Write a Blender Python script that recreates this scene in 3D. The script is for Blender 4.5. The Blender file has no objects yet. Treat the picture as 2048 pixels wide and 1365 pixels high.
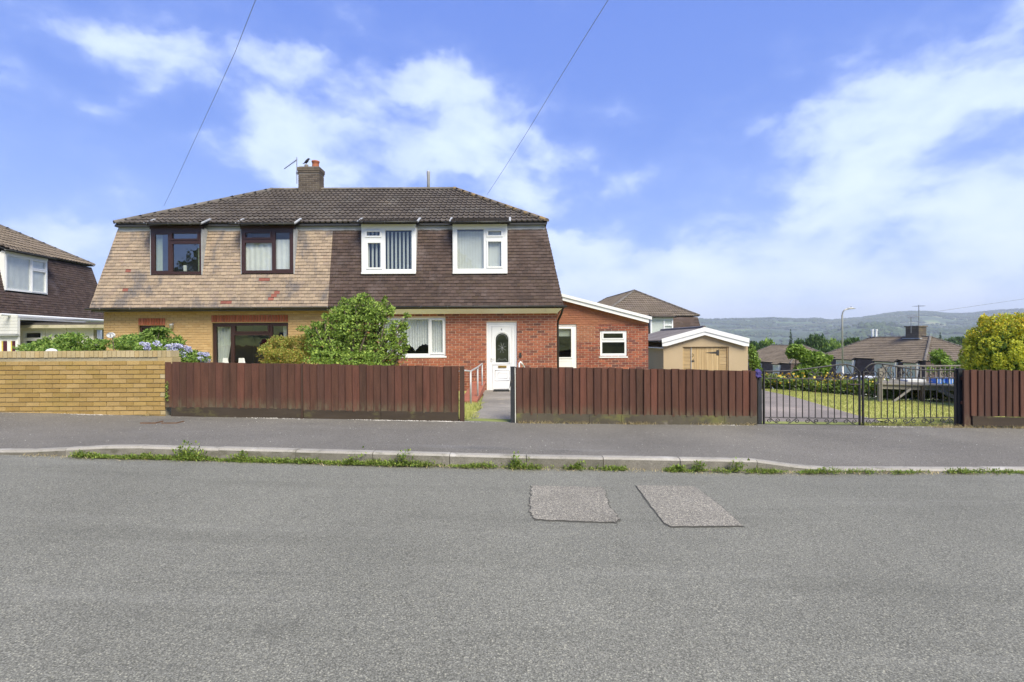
import bpy, math, random
import numpy as np
from mathutils import Vector, Matrix, noise as mnoise
random.seed(7); rng = np.random.default_rng(11)
SC = bpy.context.scene
COL = SC.collection
R = math.radians
# ------------------------------------------------------------------ camera, sky, sun, exposure
F = 1024.0; HC = 1.5; TH = 0.0052
cam = bpy.data.cameras.new('camera'); camo = bpy.data.objects.new('camera', cam); COL.objects.link(camo)
camo.location = (0, 0, HC); camo.rotation_euler = (math.pi/2, TH, 0)
cam.sensor_width = 36; cam.lens = 18; cam.clip_start = .05; cam.clip_end = 30000
SC.camera = camo
SUN = Vector((.45, -.72, 1.0)).normalized()
sl = bpy.data.lights.new('sun', 'SUN'); sl.energy = 1.5; sl.angle = R(34); sl.color = (1, .94, .77)
so = bpy.data.objects.new('sun', sl); COL.objects.link(so)
so.rotation_euler = SUN.to_track_quat('Z', 'Y').to_euler(); so.location = (20, -30, 40)
SC.view_settings.view_transform = 'Standard'; SC.view_settings.look = 'None'
SC.view_settings.gamma = 1; SC.view_settings.use_curve_mapping = False
SC.view_settings.exposure = 2.2
SC.cycles.max_bounces = 6; SC.cycles.transparent_max_bounces = 12
SC.cycles.use_denoising = True
SC.cycles.volume_max_steps = 64

W = bpy.data.worlds.new('World'); SC.world = W; W.use_nodes = True
nt = W.node_tree; nt.nodes.clear()
class NB:
    def __init__(s, nt): s.nt = nt
    def n(s, t, **kw):
        x = s.nt.nodes.new(t)
        for k, v in kw.items(): setattr(x, k, v)
        return x
    def l(s, a, b): s.nt.links.new(a, b)
    def set(s, sock, v):
        if isinstance(v, bpy.types.NodeSocket): s.l(v, sock)
        else: sock.default_value = v
    def math(s, op, a, b=0.0, c=0.0, clamp=False):
        x = s.n('ShaderNodeMath', operation=op); x.use_clamp = clamp
        s.set(x.inputs[0], a); s.set(x.inputs[1], b); s.set(x.inputs[2], c); return x.outputs[0]
    def vm(s, op, a, b=(0,0,0), out=0):
        x = s.n('ShaderNodeVectorMath', operation=op); s.set(x.inputs[0], a); s.set(x.inputs[1], b); return x.outputs[out]
    def mix(s, f, a, b, bt='MIX'):
        x = s.n('ShaderNodeMix', data_type='RGBA', blend_type=bt); s.set(x.inputs[0], f)
        s.set(x.inputs[6], a if isinstance(a, bpy.types.NodeSocket) else (*a[:3], 1)); s.set(x.inputs[7], b if isinstance(b, bpy.types.NodeSocket) else (*b[:3], 1)); return x.outputs[2]
    def noise(s, vec, scale, detail=3, rough=.55, dist=0, out=0):
        x = s.n('ShaderNodeTexNoise'); s.set(x.inputs['Vector'], vec); x.inputs['Scale'].default_value = scale
        x.inputs['Detail'].default_value = detail; x.inputs['Roughness'].default_value = rough; x.inputs['Distortion'].default_value = dist; return x.outputs[out]
    def mr(s, v, a, b, c=0, d=1, smooth=True):
        x = s.n('ShaderNodeMapRange'); x.interpolation_type = 'SMOOTHSTEP' if smooth else 'LINEAR'
        s.set(x.inputs[0], v)
        for i, q in enumerate((a, b, c, d)): x.inputs[1+i].default_value = q
        return x.outputs[0]
    def ramp(s, f, stops, const=False):
        x = s.n('ShaderNodeValToRGB'); s.set(x.inputs[0], f); e = x.color_ramp.elements
        if const: x.color_ramp.interpolation = 'CONSTANT'
        while len(e) < len(stops): e.new(.5)
        for i, (p, c) in enumerate(stops): e[i].position = p; e[i].color = (*c[:3], 1)
        return x.outputs[0]
b = NB(nt)
tc = b.n('ShaderNodeTexCoord').outputs['Generated']
sky = b.n('ShaderNodeTexSky', sky_type='NISHITA'); sky.sun_disc = False
sky.sun_elevation = math.asin(SUN.z); sky.sun_rotation = math.atan2(SUN.x, SUN.y)
sky.altitude = 100; sky.air_density = 1.0; sky.dust_density = .6; sky.ozone_density = 3
warp = b.vm('SUBTRACT', b.noise(tc, 4.5, 6, .6, out=1), (.5, .5, .5))
wv = b.vm('MULTIPLY', warp, (.20, .20, .15))
dw = b.vm('ADD', tc, wv)
BL = [(250,90,230,75,.62),(420,40,170,80,.4),(820,165,230,48,.8),(545,215,105,32,.75),(880,290,260,85,.9),(640,335,250,48,.75),(560,115,90,34,.65),(390,265,45,20,.7),(225,200,40,32,.6),
      (240,410,80,40,.6),(700,45,90,28,.6),(110,480,190,50,.8),(1880,190,250,110,.55),(1620,290,190,60,.75),(1900,400,400,100,.5),(1280,350,90,28,.55),(1180,230,70,30,.35),
      (1500,500,520,95,.75),(1300,590,420,60,.95),(1060,480,140,160,.6),(1900,560,450,110,.6),(1580,165,90,22,.4),(1230,590,180,45,.5),(560,300,160,40,.5),(1700,380,160,40,.5),(2300,100,500,300,.5),(-300,200,350,120,.5),(-200,520,300,80,.8)]
tot = None
for px, py, rx, ry, am in BL:
    v = Vector(((px-1024)/F, 1, (682-py)/F)); L = v.length; v /= L
    q = b.vm('MULTIPLY', b.vm('SUBTRACT', dw, tuple(v)), (F*L/rx*.8, F*L/rx*.8, F*L/ry*.8))
    g = b.mr(b.vm('LENGTH', q, out=1), 0, 1.5, am, 0)
    tot = g if tot is None else b.math('SUBTRACT', b.math('ADD', tot, g), b.math('MULTIPLY', tot, g))
wisp = b.noise(b.vm('MULTIPLY', b.vm('ADD', tc, b.vm('MULTIPLY', warp, (.1,.1,.1))), (1, 1, 1.9)), 6.5, 8, .52)
gen = b.mr(b.noise(b.vm('MULTIPLY', dw, (1,1,2)), 2.2, 5, .55), .55, .8, 0, .35)
puff = b.noise(b.vm('MULTIPLY', b.vm('ADD', tc, b.vm('MULTIPLY', warp, (.06,.06,.06))), (1, 1, 1.7)), 9, 9, .58)
den = b.math('ADD', b.math('ADD', tot, gen), b.math('ADD', b.math('MULTIPLY', b.math('SUBTRACT', wisp, .5), 1.6), b.math('MULTIPLY', b.math('SUBTRACT', puff, .5), 1.0)))
cov = b.math('MULTIPLY', b.math('ADD', b.mr(den, .38, .90, 0, .42), b.mr(den, .0, 1.5, 0, .36)), b.mr(wisp, .25, .7, .75, 1.12))
sep = b.n('ShaderNodeSeparateXYZ'); b.l(tc, sep.inputs[0])
# the clear sky deepens upwards, and hangs pale near the horizon
skyc = b.n('ShaderNodeHueSaturation'); skyc.inputs['Saturation'].default_value = 1.12; skyc.inputs['Value'].default_value = .33; b.l(sky.outputs[0], skyc.inputs['Color'])
K = 1/.09/2.8
blue = b.ramp(sep.outputs[2], [(0, (.60*K,.68*K,.86*K)), (.06, (.42*K,.55*K,.84*K)), (.16, (.235*K,.36*K,.77*K)), (.35, (.135*K,.24*K,.66*K)), (.6, (.11*K,.20*K,.62*K)), (1, (.04*K,.10*K,.36*K))])
blue = b.mix(.22, blue, skyc.outputs[0])
cl = b.ramp(sep.outputs[2], [(0, (.74*K,.79*K,.90*K)), (.1, (.66*K,.74*K,.92*K)), (.35, (.60*K,.70*K,.93*K)), (1, (.5*K,.56*K,.70*K))])
hz = b.mr(sep.outputs[2], 0.0, .12, .55, 0)
cov = b.math('MAXIMUM', cov, hz)
bg = b.n('ShaderNodeBackground'); bg.inputs[1].default_value = .09
b.l(b.mix(cov, blue, cl), bg.inputs[0])
out = b.n('ShaderNodeOutputWorld'); b.l(bg.outputs[0], out.inputs[0])

# ------------------------------------------------------------------ measuring helper
def P(px, py, Y):
    u = (px-1024)/F; v = -(py-682.5)/F
    x = u*math.cos(TH)+v*math.sin(TH); z = -u*math.sin(TH)+v*math.cos(TH)
    return Vector((x*Y, Y, HC+z*Y))
def sstep(a, b_, x):
    t = min(1, max(0, (x-a)/(b_-a))); return t*t*(3-2*t)
def interp(pts, x):
    return float(np.interp(x, [p[0] for p in pts], [p[1] for p in pts]))
# ------------------------------------------------------------------ materials
MATS = {}
def mat(name, cols, rough=.85, nscale=2.5, namt=.2, piece=True, bump=0., bscale=60., layers=(), metal=0., spec=.3, stretch=(1,1,1), trans=0., fine=0., fscale=150., emit=0):
    m = bpy.data.materials.new(name); m.use_nodes = True; t = m.node_tree; t.nodes.clear(); b = NB(t)
    geo = b.n('ShaderNodeNewGeometry'); pos = geo.outputs['Position']
    if not isinstance(cols[0], (tuple, list)): cols = [cols]
    if piece:
        oi = b.n('ShaderNodeObjectInfo')
        r = b.math('FRACT', b.math('ADD', oi.outputs['Random'], geo.outputs['Random Per Island']))
    else: r = b.mr(b.noise(pos, nscale*.6, 3), .3, .7, 0, 1, False)
    if len(cols) == 1: c = b.n('ShaderNodeRGB'); c.outputs[0].default_value = (*cols[0], 1); c = c.outputs[0]
    else: c = b.ramp(r, [(i/(len(cols)-1), k) for i, k in enumerate(cols)])
    sp = b.vm('MULTIPLY', pos, stretch)
    nz = b.noise(sp, nscale, 5, .6)
    c = b.mix(1, c, b.ramp(nz, [(.25, (1-namt,)*3), (.75, (1+namt,)*3)]), 'MULTIPLY')
    if fine:
        fn = b.noise(pos, fscale, 2, .7)
        c = b.mix(1, c, b.ramp(fn, [(.3, (1-fine,)*3), (.7, (1+fine,)*3)]), 'MULTIPLY')
    for lc, ls, lo, hi, st, lstr in layers:
        f = b.mr(b.noise(b.vm('MULTIPLY', pos, lstr), ls, 5, .62), lo, hi, 0, st)
        c = b.mix(f, c, lc)
    p = b.n('ShaderNodeBsdfPrincipled'); b.l(c, p.inputs['Base Color']); p.inputs['Roughness'].default_value = rough
    p.inputs['Metallic'].default_value = metal; p.inputs['Specular IOR Level'].default_value = spec
    if bump:
        bp = b.n('ShaderNodeBump'); bp.inputs['Strength'].default_value = bump; bp.inputs['Distance'].default_value = .01
        b.l(b.noise(sp, bscale, 4, .65), bp.inputs['Height']); b.l(bp.outputs[0], p.inputs['Normal'])
    o = b.n('ShaderNodeOutputMaterial')
    if trans:
        tr = b.n('ShaderNodeBsdfTranslucent'); b.l(c, tr.inputs[0]); mx = b.n('ShaderNodeMixShader'); mx.inputs[0].default_value = trans
        b.l(p.outputs[0], mx.inputs[1]); b.l(tr.outputs[0], mx.inputs[2]); b.l(mx.outputs[0], o.inputs[0])
    else: b.l(p.outputs[0], o.inputs[0])
    MATS[name] = m; return m
def splash(m):
    # mud and algae splashed up from the pavement
    t = m.node_tree; b = NB(t); p = [n for n in t.nodes if n.type == 'BSDF_PRINCIPLED'][0]; src = p.inputs['Base Color'].links[0].from_socket
    geo = b.n('ShaderNodeNewGeometry'); se = b.n('ShaderNodeSeparateXYZ'); b.l(geo.outputs['Position'], se.inputs[0])
    h = b.math('ADD', se.outputs[2], b.math('MULTIPLY', se.outputs[0], .027))
    f = b.math('MULTIPLY', b.mr(h, .26, .50, 1, 0), b.mr(b.noise(b.vm('MULTIPLY', geo.outputs['Position'], (3,3,1)), 5, 5, .65), .38, .7, .1, .9))
    c = b.mix(f, src, (.13,.115,.07)); f2 = b.mr(b.noise(geo.outputs['Position'], 22, 3, .6), .74, .78, 0, .55)
    b.l(b.mix(f2, c, (.30,.24,.2)), p.inputs['Base Color'])
def glassmat(name, tint=(.9,.93,.92), refl=.035):
    m = bpy.data.materials.new(name); m.use_nodes = True; t = m.node_tree; t.nodes.clear(); b = NB(t)
    geo = b.n('ShaderNodeNewGeometry')
    dt = b.math('ABSOLUTE', b.vm('DOT_PRODUCT', geo.outputs['Incoming'], geo.outputs['Normal'], out=1))
    f = b.math('ADD', b.math('MULTIPLY', b.math('POWER', b.math('SUBTRACT', 1.0, dt), 4.0), .8), refl+.045, clamp=True)
    tr = b.n('ShaderNodeBsdfTransparent'); tr.inputs[0].default_value = (*tint, 1)
    gl = b.n('ShaderNodeBsdfGlossy'); gl.inputs['Roughness'].default_value = .01; gl.inputs[0].default_value = (.95,.97,1,1)
    bp = b.n('ShaderNodeBump'); bp.inputs['Strength'].default_value = .12; bp.inputs['Distance'].default_value = .02
    b.l(b.noise(geo.outputs['Position'], 2.2, 2), bp.inputs['Height']); b.l(bp.outputs[0], gl.inputs['Normal'])
    mx = b.n('ShaderNodeMixShader'); b.l(f, mx.inputs[0]); b.l(tr.outputs[0], mx.inputs[1]); b.l(gl.outputs[0], mx.inputs[2])
    o = b.n('ShaderNodeOutputMaterial'); b.l(mx.outputs[0], o.inputs[0]); MATS[name] = m; return m
G1 = (1,1,1)
ASPH = mat('asphalt_road', [(.192,.188,.158),(.230,.225,.190)], .9, .5, .12, False, .5, 90, layers=[((.07,.068,.058), .55, .497, .503, .0, (1,1,1)), ((.14,.138,.115), 1.0, .5, .7, .38, (.25,1.8,1)), ((.26,.255,.22), 1.3, .56, .72, .5, (.22,1.8,1)), ((.24,.235,.2), 2.2, .66, .8, .4, G1), ((.09,.09,.08), 1.4, .64, .68, .22, (.3,7,1)), ((.07,.068,.06), 5, .70, .74, .5, G1)], fine=.42, fscale=110)
# coarse chippings in the surface dressing
def add_chips(m, scale, amt):
    t = m.node_tree; b = NB(t); p = [n for n in t.nodes if n.type == 'BSDF_PRINCIPLED'][0]; src = p.inputs['Base Color'].links[0].from_socket
    geo = b.n('ShaderNodeNewGeometry'); vo = b.n('ShaderNodeTexVoronoi'); vo.inputs['Scale'].default_value = scale; b.l(geo.outputs['Position'], vo.inputs['Vector'])
    sep = b.n('ShaderNodeSeparateColor'); b.l(vo.outputs['Color'], sep.inputs[0])
    k = b.ramp(sep.outputs[0], [(0, (1-amt,)*3), (.5, (1,)*3), (.85, (1+amt*.6,)*3), (.97, (1+amt*2.2, 1+amt*2.1, 1+amt*1.8))])
    k = b.mix(1, k, b.ramp(vo.outputs['Distance'], [(.25, (1.08,)*3), (.75, (.62,)*3)]), 'MULTIPLY')
    b.l(b.mix(1, src, k, 'MULTIPLY'), p.inputs['Base Color'])
add_chips(ASPH, 135, .26)
def cracks(m):
    t = m.node_tree; b = NB(t); p = [n for n in t.nodes if n.type == 'BSDF_PRINCIPLED'][0]; src = p.inputs['Base Color'].links[0].from_socket
    geo = b.n('ShaderNodeNewGeometry'); w = b.noise(geo.outputs['Position'], 1.6, 5, .6, out=1)
    v = b.n('ShaderNodeTexVoronoi', feature='DISTANCE_TO_EDGE'); v.inputs['Scale'].default_value = .42
    b.l(b.vm('ADD', b.vm('MULTIPLY', geo.outputs['Position'], (.5,1.5,1)), b.vm('MULTIPLY', w, (.9,.9,0))), v.inputs['Vector'])
    f = b.math('MULTIPLY', b.mr(v.outputs['Distance'], .004, .012, 1, 0), b.mr(b.noise(geo.outputs['Position'], .9, 3), .54, .66, 0, .22))
    st = b.mr(b.noise(geo.outputs['Position'], 2.1, 4, .7), .70, .78, 0, .35)
    b.l(b.mix(st, b.mix(f, src, (.06,.058,.05)), (.36,.35,.31)), p.inputs['Base Color'])
cracks(ASPH)
PATCH = mat('patch_asphalt', [(.25,.232,.195),(.285,.263,.222)], .92, 1.5, .12, False, .6, 80, fine=.5, fscale=100); add_chips(PATCH, 110, .35)
SEAM = mat('patch_seam', (.10,.097,.085), .9, 8, .4, False, .5, 60)
PAVE = mat('pavement_asphalt', [(.155,.144,.126),(.200,.186,.163)], .88, .7, .15, False, .35, 130, layers=[((.26,.25,.24), .8, .55, .8, .5, (.5,3,1)), ((.085,.085,.085), 1.1, .58, .72, .4, (.6,2.2,1)), ((.45,.44,.42), 3.2, .735, .76, .6, (1,3,1)), ((.30,.2,.15), 1.6, .7, .8, .5, G1)], fine=.38, fscale=160)
add_chips(PAVE, 150, .25)
KERBF = mat('kerb_face_grime', [(.17,.155,.125),(.23,.21,.175),(.14,.13,.10)], .95, 5, .3, True, .5, 60, layers=[((.10,.095,.06), 5, .5, .65, .6, (1,1,2)), ((.3,.28,.25), 4, .6, .72, .5, G1)], fine=.3, fscale=120)
KERB = mat('kerb_concrete', [(.29,.27,.235),(.35,.325,.285),(.26,.243,.215)], .9, 3, .15, True, .4, 90, layers=[((.17,.16,.13), 6, .52, .68, .6, (1,1,3)), ((.55,.53,.5), 3, .6, .7, .4, G1)], fine=.25, fscale=130)
SOIL = mat('soil', [(.12,.09,.06),(.2,.15,.1)], .95, 4, .3, False, .8, 30)
GRAVEL = mat('pale_debris', [(.6,.57,.52),(.4,.37,.32),(.7,.68,.64)], .9, 10, .2)
PATHM = mat('path_concrete', [(.20,.182,.160),(.275,.252,.222)], .92, 1.2, .18, False, .5, 90, layers=[((.42,.36,.26), 2.5, .58, .72, .6, G1), ((.13,.12,.11), 1.5, .6, .75, .4, G1)], fine=.4, fscale=120)
DRIVE = mat('drive_tarmac', [(.20,.172,.155),(.265,.228,.205)], .92, 1.2, .18, False, .4, 90, layers=[((.42,.33,.27), 1.2, .55, .75, .4, G1), ((.15,.14,.13), 1.5, .6, .75, .4, G1)], fine=.4, fscale=110)
GROUND = mat('ground_turf', [(.14,.17,.05),(.22,.24,.08),(.10,.13,.04)], .95, .35, .25, False, .4, 25)
LAWN = mat('lawn_turf', [(.33,.34,.09),(.44,.42,.14),(.37,.38,.11)], .95, .9, .2, False, .6, 50, layers=[((.42,.38,.17), 1.3, .55, .8, .5, (1,2.5,1))], fine=.35, fscale=60)
BLADE = mat('grass_blades', [(.31,.38,.09),(.44,.47,.13),(.56,.51,.21),(.37,.42,.11)], .8, 1, .2, trans=.3)
WEED = mat('weed_leaves', [(.12,.21,.035),(.22,.33,.06),(.34,.42,.09),(.27,.30,.07),(.16,.26,.04)], .75, 2, .2, trans=.3)
DRYG = mat('dry_grass', [(.5,.4,.2),(.35,.28,.13),(.6,.5,.3)], .85, 2, .2, trans=.2)
YBRICK = mat('yellow_brick', [(.36,.235,.075),(.41,.275,.095),(.32,.205,.065),(.44,.30,.12),(.34,.225,.08)], .85, 2, .12, True, .4, 55, layers=[((.24,.19,.05), 1.2, .52, .75, .45, (1,1,2.5)), ((.50,.38,.17), 3, .6, .75, .4, G1)], fine=.15, fscale=70)
YCOPE = mat('coping_brick', [(.46,.36,.19),(.52,.42,.25),(.42,.33,.17),(.50,.36,.17)], .88, 3, .15, True, .4, 60, layers=[((.25,.22,.13), 2.6, .55, .72, .5, G1)], fine=.15, fscale=90)
YMORT = mat('wall_mortar', (.36,.31,.20), .95, 4, .2, False, .5, 80)
RMORT = mat('red_mortar', (.60,.43,.31), .95, 4, .12, False, .4, 80)
RMORT2 = mat('gable_mortar', (.42,.20,.12), .95, 4, .12, False, .4, 80)
BMORT = mat('buff_mortar', (.47,.33,.165), .95, 4, .1, False, .4, 80)
RBRICK = mat('red_brick', [(.34,.115,.06),(.28,.09,.05),(.38,.14,.075),(.22,.075,.05),(.35,.115,.058),(.14,.06,.045)], .85, 2, .15, True, .3, 70, fine=.15, fscale=60)
RBRICK2 = mat('multi_red_brick', [(.36,.105,.055),(.24,.07,.045),(.40,.13,.07),(.15,.055,.045),(.34,.10,.05),(.11,.05,.045)], .85, 2, .15, True, .3, 70, fine=.15, fscale=60)
RBRICK3 = mat('new_red_brick', [(.33,.135,.075),(.30,.12,.068),(.36,.155,.085)], .85, 2, .12, True, .3, 70)
BUFF = mat('buff_brick', [(.49,.32,.15),(.53,.355,.17),(.46,.295,.135),(.54,.365,.18)], .85, 2, .08, True, .3, 70, fine=.1, fscale=60)
SOLD = mat('soldier_brick', [(.36,.10,.05),(.42,.14,.08),(.30,.085,.045)], .85, 2, .12, True, .3, 70)
TBROWN = mat('brown_wall_tile', [(.068,.045,.037),(.088,.058,.048),(.056,.038,.032),(.102,.070,.060),(.074,.050,.036)], .8, 1.2, .15, True, .3, 60, layers=[((.17,.135,.13), 1.6, .5, .72, .45, G1), ((.26,.22,.21), 9, .66, .74, .35, G1), ((.075,.05,.04), 1.0, .55, .7, .4, G1)], fine=.15, fscale=70)
TBUFF = mat('buff_wall_tile', [(.315,.238,.170),(.37,.285,.205),(.25,.192,.145),(.40,.305,.215),(.28,.215,.17)], .82, 1.2, .10, True, .35, 60, layers=[((.13,.12,.125), 1.35, .51, .64, .75, (1.1,1,.65)), ((.32,.22,.16), 2.4, .55, .72, .45, G1), ((.12,.105,.095), 5, .60, .72, .45, G1)], fine=.18, fscale=70)
TRED = mat('terracotta_tile', [(.28,.10,.075),(.23,.085,.065)], .85, 3, .2, True, .3, 60)
TROOF = mat('roof_tile', [(.088,.073,.061),(.108,.090,.076),(.072,.060,.052),(.10,.082,.068)], .85, .9, .15, True, .35, 60, layers=[((.16,.15,.135), 1.3, .52, .7, .4, G1), ((.07,.062,.055), 2.2, .55, .7, .4, G1), ((.30,.21,.10), 1.8, .66, .78, .35, G1)], fine=.22, fscale=60)
TROOFB = mat('brown_roof_tile', [(.165,.132,.098),(.19,.152,.115),(.145,.115,.086)], .85, .6, .15, True, .3, 40, layers=[((.21,.17,.15), .9, .52, .7, .4, G1), ((.07,.06,.05), 1.6, .55, .7, .35, G1)], fine=.15, fscale=30)
RIDGE = mat('ridge_tile', [(.16,.145,.13),(.12,.105,.09),(.19,.17,.15)], .88, 3, .25, True, .5, 40, layers=[((.28,.22,.13), 2.6, .58, .72, .4, G1), ((.07,.06,.05), 4, .5, .7, .5, G1)])
RIDGEL = mat('lichened_hip_tile', [(.13,.11,.09),(.17,.14,.11)], .88, 3, .25, True, .5, 40, layers=[((.33,.21,.06), 4.5, .45, .62, .7, G1), ((.05,.045,.04), 6, .55, .7, .6, G1)])
LEAD = mat('lead_flashing', [(.34,.35,.36),(.42,.43,.44)], .6, 4, .15, False, .2, 20)
UPVC = mat('white_upvc', (.80,.80,.79), .35, 2, .03, False, spec=.5)
CREAM = mat('cream_fascia', (.80,.77,.67), .5, 1.2, .06, False, layers=[((.45,.43,.36), 3, .62, .75, .3, (1,1,3))])
BUPVC = mat('brown_upvc', [(.040,.018,.015),(.05,.024,.019)], .35, 2, .08, False, spec=.5)
BLACKP = mat('black_plastic', (.03,.03,.03), .5, 3, .15, False, spec=.5)
GUTG = mat('weathered_gutter', [(.06,.055,.05),(.1,.09,.085)], .6, 2, .3, False, layers=[((.3,.29,.28), 3, .68, .74, .5, (1,1,1))])
GLASS = glassmat('window_glass')
GLASSR = glassmat('reflective_glass', (.8,.84,.82), .13)
GLASSD = glassmat('dark_glass', (.75,.8,.78), .07)
ROOM = mat('room_lining', (.35,.33,.30), .9, 1, .1, False)
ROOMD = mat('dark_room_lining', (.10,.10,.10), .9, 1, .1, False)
NET = mat('net_curtain', (.82,.83,.81), .9, 5, .08, False, trans=.25)
LACE = mat('lace_curtain', (.74,.75,.76), .9, 25, .16, False, trans=.25, fine=.25, fscale=45)
GREENC = mat('pale_green_curtain', (.50,.55,.42), .9, 5, .1, False, trans=.2)
BLIND = mat('blind_slat', (.82,.83,.79), .7, 3, .05, trans=.15)
BLINDG = mat('blind_slat_grey', (.58,.60,.56), .7, 3, .05, trans=.1)
BRASS = mat('brass', (.55,.36,.10), .3, 6, .1, False, metal=.8)
GALV = mat('galvanised_steel', [(.40,.39,.37),(.50,.49,.47)], .5, 4, .15, False, metal=.35, layers=[((.32,.22,.13), 5, .64, .74, .4, G1)])
IRON = mat('black_iron', (.045,.042,.038), .5, 6, .3, False, spec=.4, layers=[((.16,.07,.035), 9, .6, .7, .5, G1)])
POSTM = mat('painted_black_post', (.03,.032,.035), .6, 6, .3, False, .3, 40, layers=[((.16,.10,.06), 7, .66, .74, .5, G1)])
REDP = mat('red_painted_render', (.34,.12,.075), .8, 5, .15, False, .3, 60)
RENDER = mat('tan_render', [(.42,.32,.20),(.46,.355,.225)], .92, 1.2, .05, False, .35, 90, layers=[((.34,.26,.16), 1.4, .6, .8, .3, (1,1,.4))], fine=.06, fscale=120)
GTIM = mat('new_timber', [(.48,.34,.17),(.52,.38,.20),(.43,.30,.15),(.50,.35,.17)], .75, 3, .15, True, .3, 40, stretch=(6,6,.6))
GTIMH = mat('timber_cladding', [(.40,.28,.14),(.45,.33,.18)], .8, 3, .2, True, .3, 40, stretch=(.6,6,6))
CORR = mat('corrugated_sheet', [(.16,.14,.135),(.2,.18,.17)], .85, 1.5, .2, False, .4, 40, layers=[((.08,.07,.07), 2, .55, .7, .4, G1)])
BOARD = mat('red_brown_fence_board', [(.082,.038,.025),(.104,.045,.029),(.062,.033,.022),(.132,.052,.034),(.071,.036,.026),(.092,.040,.027)], .85, 2.2, .28, True, .5, 30, stretch=(7,7,.8),
    layers=[((.055,.024,.018), 6, .62, .72, .6, (2,2,1.2)), ((.045,.022,.016), 2.4, .56, .74, .5, (1,1,.5)), ((.20,.12,.08), 9, .72, .78, .35, (5,5,.5))], fine=.18, fscale=90)
splash(BOARD)
GBOARD = mat('mossy_gravel_board', [(.060,.044,.030),(.05,.038,.028)], .92, 2, .25, True, .5, 40, stretch=(.6,4,4), layers=[((.17,.16,.055), 3.1, .56, .72, .5, (1,1,2.5)), ((.055,.045,.035), 3, .55, .7, .5, (1,1,2))])
GCONC = mat('mossy_concrete', [(.10,.088,.06),(.085,.07,.05)], .93, 2, .25, True, .6, 50, layers=[((.17,.165,.05), 2.3, .5, .66, .7, (1,1,1.6)), ((.06,.055,.045), 2.7, .53, .68, .6, (1,1,1.3)), ((.3,.26,.21), 2.2, .64, .74, .5, G1)])
CHBR = mat('chimney_brick', [(.12,.095,.07),(.16,.13,.10),(.09,.07,.055)], .9, 3, .2, True, .4, 50, layers=[((.20,.17,.08), 3, .55, .7, .5, G1), ((.05,.045,.04), 2, .55, .7, .5, G1)])
CHMORT = mat('chimney_mortar', (.25,.22,.19), .95, 4, .2, False)
POTM = mat('terracotta_pot', (.35,.12,.06), .85, 8, .2, False, layers=[((.2,.16,.13), 8, .6, .7, .5, G1)])
GREYP = mat('grey_clay', (.22,.2,.18), .9, 8, .2, False)
BARK = mat('bark', [(.14,.11,.08),(.09,.07,.05)], .95, 8, .3, False, .8, 40, stretch=(1,1,.3))
WOODG = mat('weathered_timber', [(.25,.23,.19),(.2,.18,.15),(.3,.28,.24)], .9, 3, .2, True, .4, 40, stretch=(3,3,3))
WHITEC = mat('white_car_paint', (.72,.72,.72), .25, 1, .03, False, spec=.6)
REDC = mat('red_car_paint', (.38,.02,.025), .25, 1, .03, False, spec=.6)
CARG = mat('car_glass', (.02,.025,.03), .05, 1, .03, False, spec=.8)
RUBBER = mat('tyre_rubber', (.02,.02,.02), .8, 1, .1, False)
RIM = mat('alloy_rim', (.5,.5,.5), .3, 1, .05, False, metal=.8)
BLUEP = mat('blue_plastic', [(.06,.18,.62),(.10,.28,.75)], .5, 5, .15, False)
PURP = mat('violet_cloth', (.075,.06,.20), .9, 9, .3, False)
WHITEP = mat('white_plastic', (.72,.72,.70), .5, 5, .06, False)
BIRD = mat('black_feathers', (.018,.016,.018), .6, 9, .3, False)
STUMP = mat('aerial_metal', (.22,.22,.23), .5, 4, .2, False, metal=.5)
WIRE = mat('cable_sheath', (.26,.28,.33), .6, 4, .1, False)
def leafmat(name, cols, tr=.3): return mat(name, cols, .6, 2.5, .22, True, spec=.35, trans=tr)
LF_MAIN = leafmat('bright_shrub_leaf', [(.10,.175,.03),(.19,.29,.045),(.30,.42,.075),(.42,.53,.11),(.14,.23,.04),(.24,.35,.065)])
LF_SPI = leafmat('bronze_shrub_leaf', [(.20,.28,.045),(.34,.40,.075),(.46,.37,.09),(.26,.35,.06),(.52,.27,.08),(.24,.32,.055)])
LF_HYD = leafmat('hydrangea_leaf', [(.09,.17,.03),(.17,.28,.05),(.27,.39,.08),(.34,.44,.10)])
PETAL = leafmat('blue_hydrangea_petal', [(.46,.47,.68),(.60,.62,.80),(.72,.73,.86),(.38,.37,.58),(.72,.67,.80)], .2)
LF_GOLD = leafmat('golden_conifer_spray', [(.36,.42,.04),(.58,.62,.06),(.74,.68,.07),(.26,.33,.035),(.66,.64,.07)])
LF_TIP = leafmat('golden_conifer_tip', [(.72,.52,.03),(.80,.58,.05),(.66,.50,.04)])
LF_MID = leafmat('broadleaf', [(.035,.075,.018),(.06,.12,.025),(.095,.17,.035),(.05,.095,.02)])
LF_LITE = leafmat('light_broadleaf', [(.12,.20,.03),(.20,.31,.05),(.28,.40,.07),(.15,.24,.04)])
LF_DARK = leafmat('dark_needles', [(.018,.04,.016),(.03,.06,.022),(.045,.08,.03)], .1)
LF_BED = leafmat('bed_foliage', [(.11,.17,.035),(.18,.27,.055),(.28,.36,.08),(.15,.20,.04)])
FL_YEL = leafmat('yellow_flower', [(.62,.42,.03),(.70,.55,.08),(.60,.30,.03)], .2)
FL_WHT = leafmat('white_flower', [(.7,.7,.66),(.6,.62,.55)], .2)
FARW = mat('far_woodland', [(.03,.055,.018),(.045,.075,.024),(.06,.09,.03)], .95, .02, .2, True)
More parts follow.
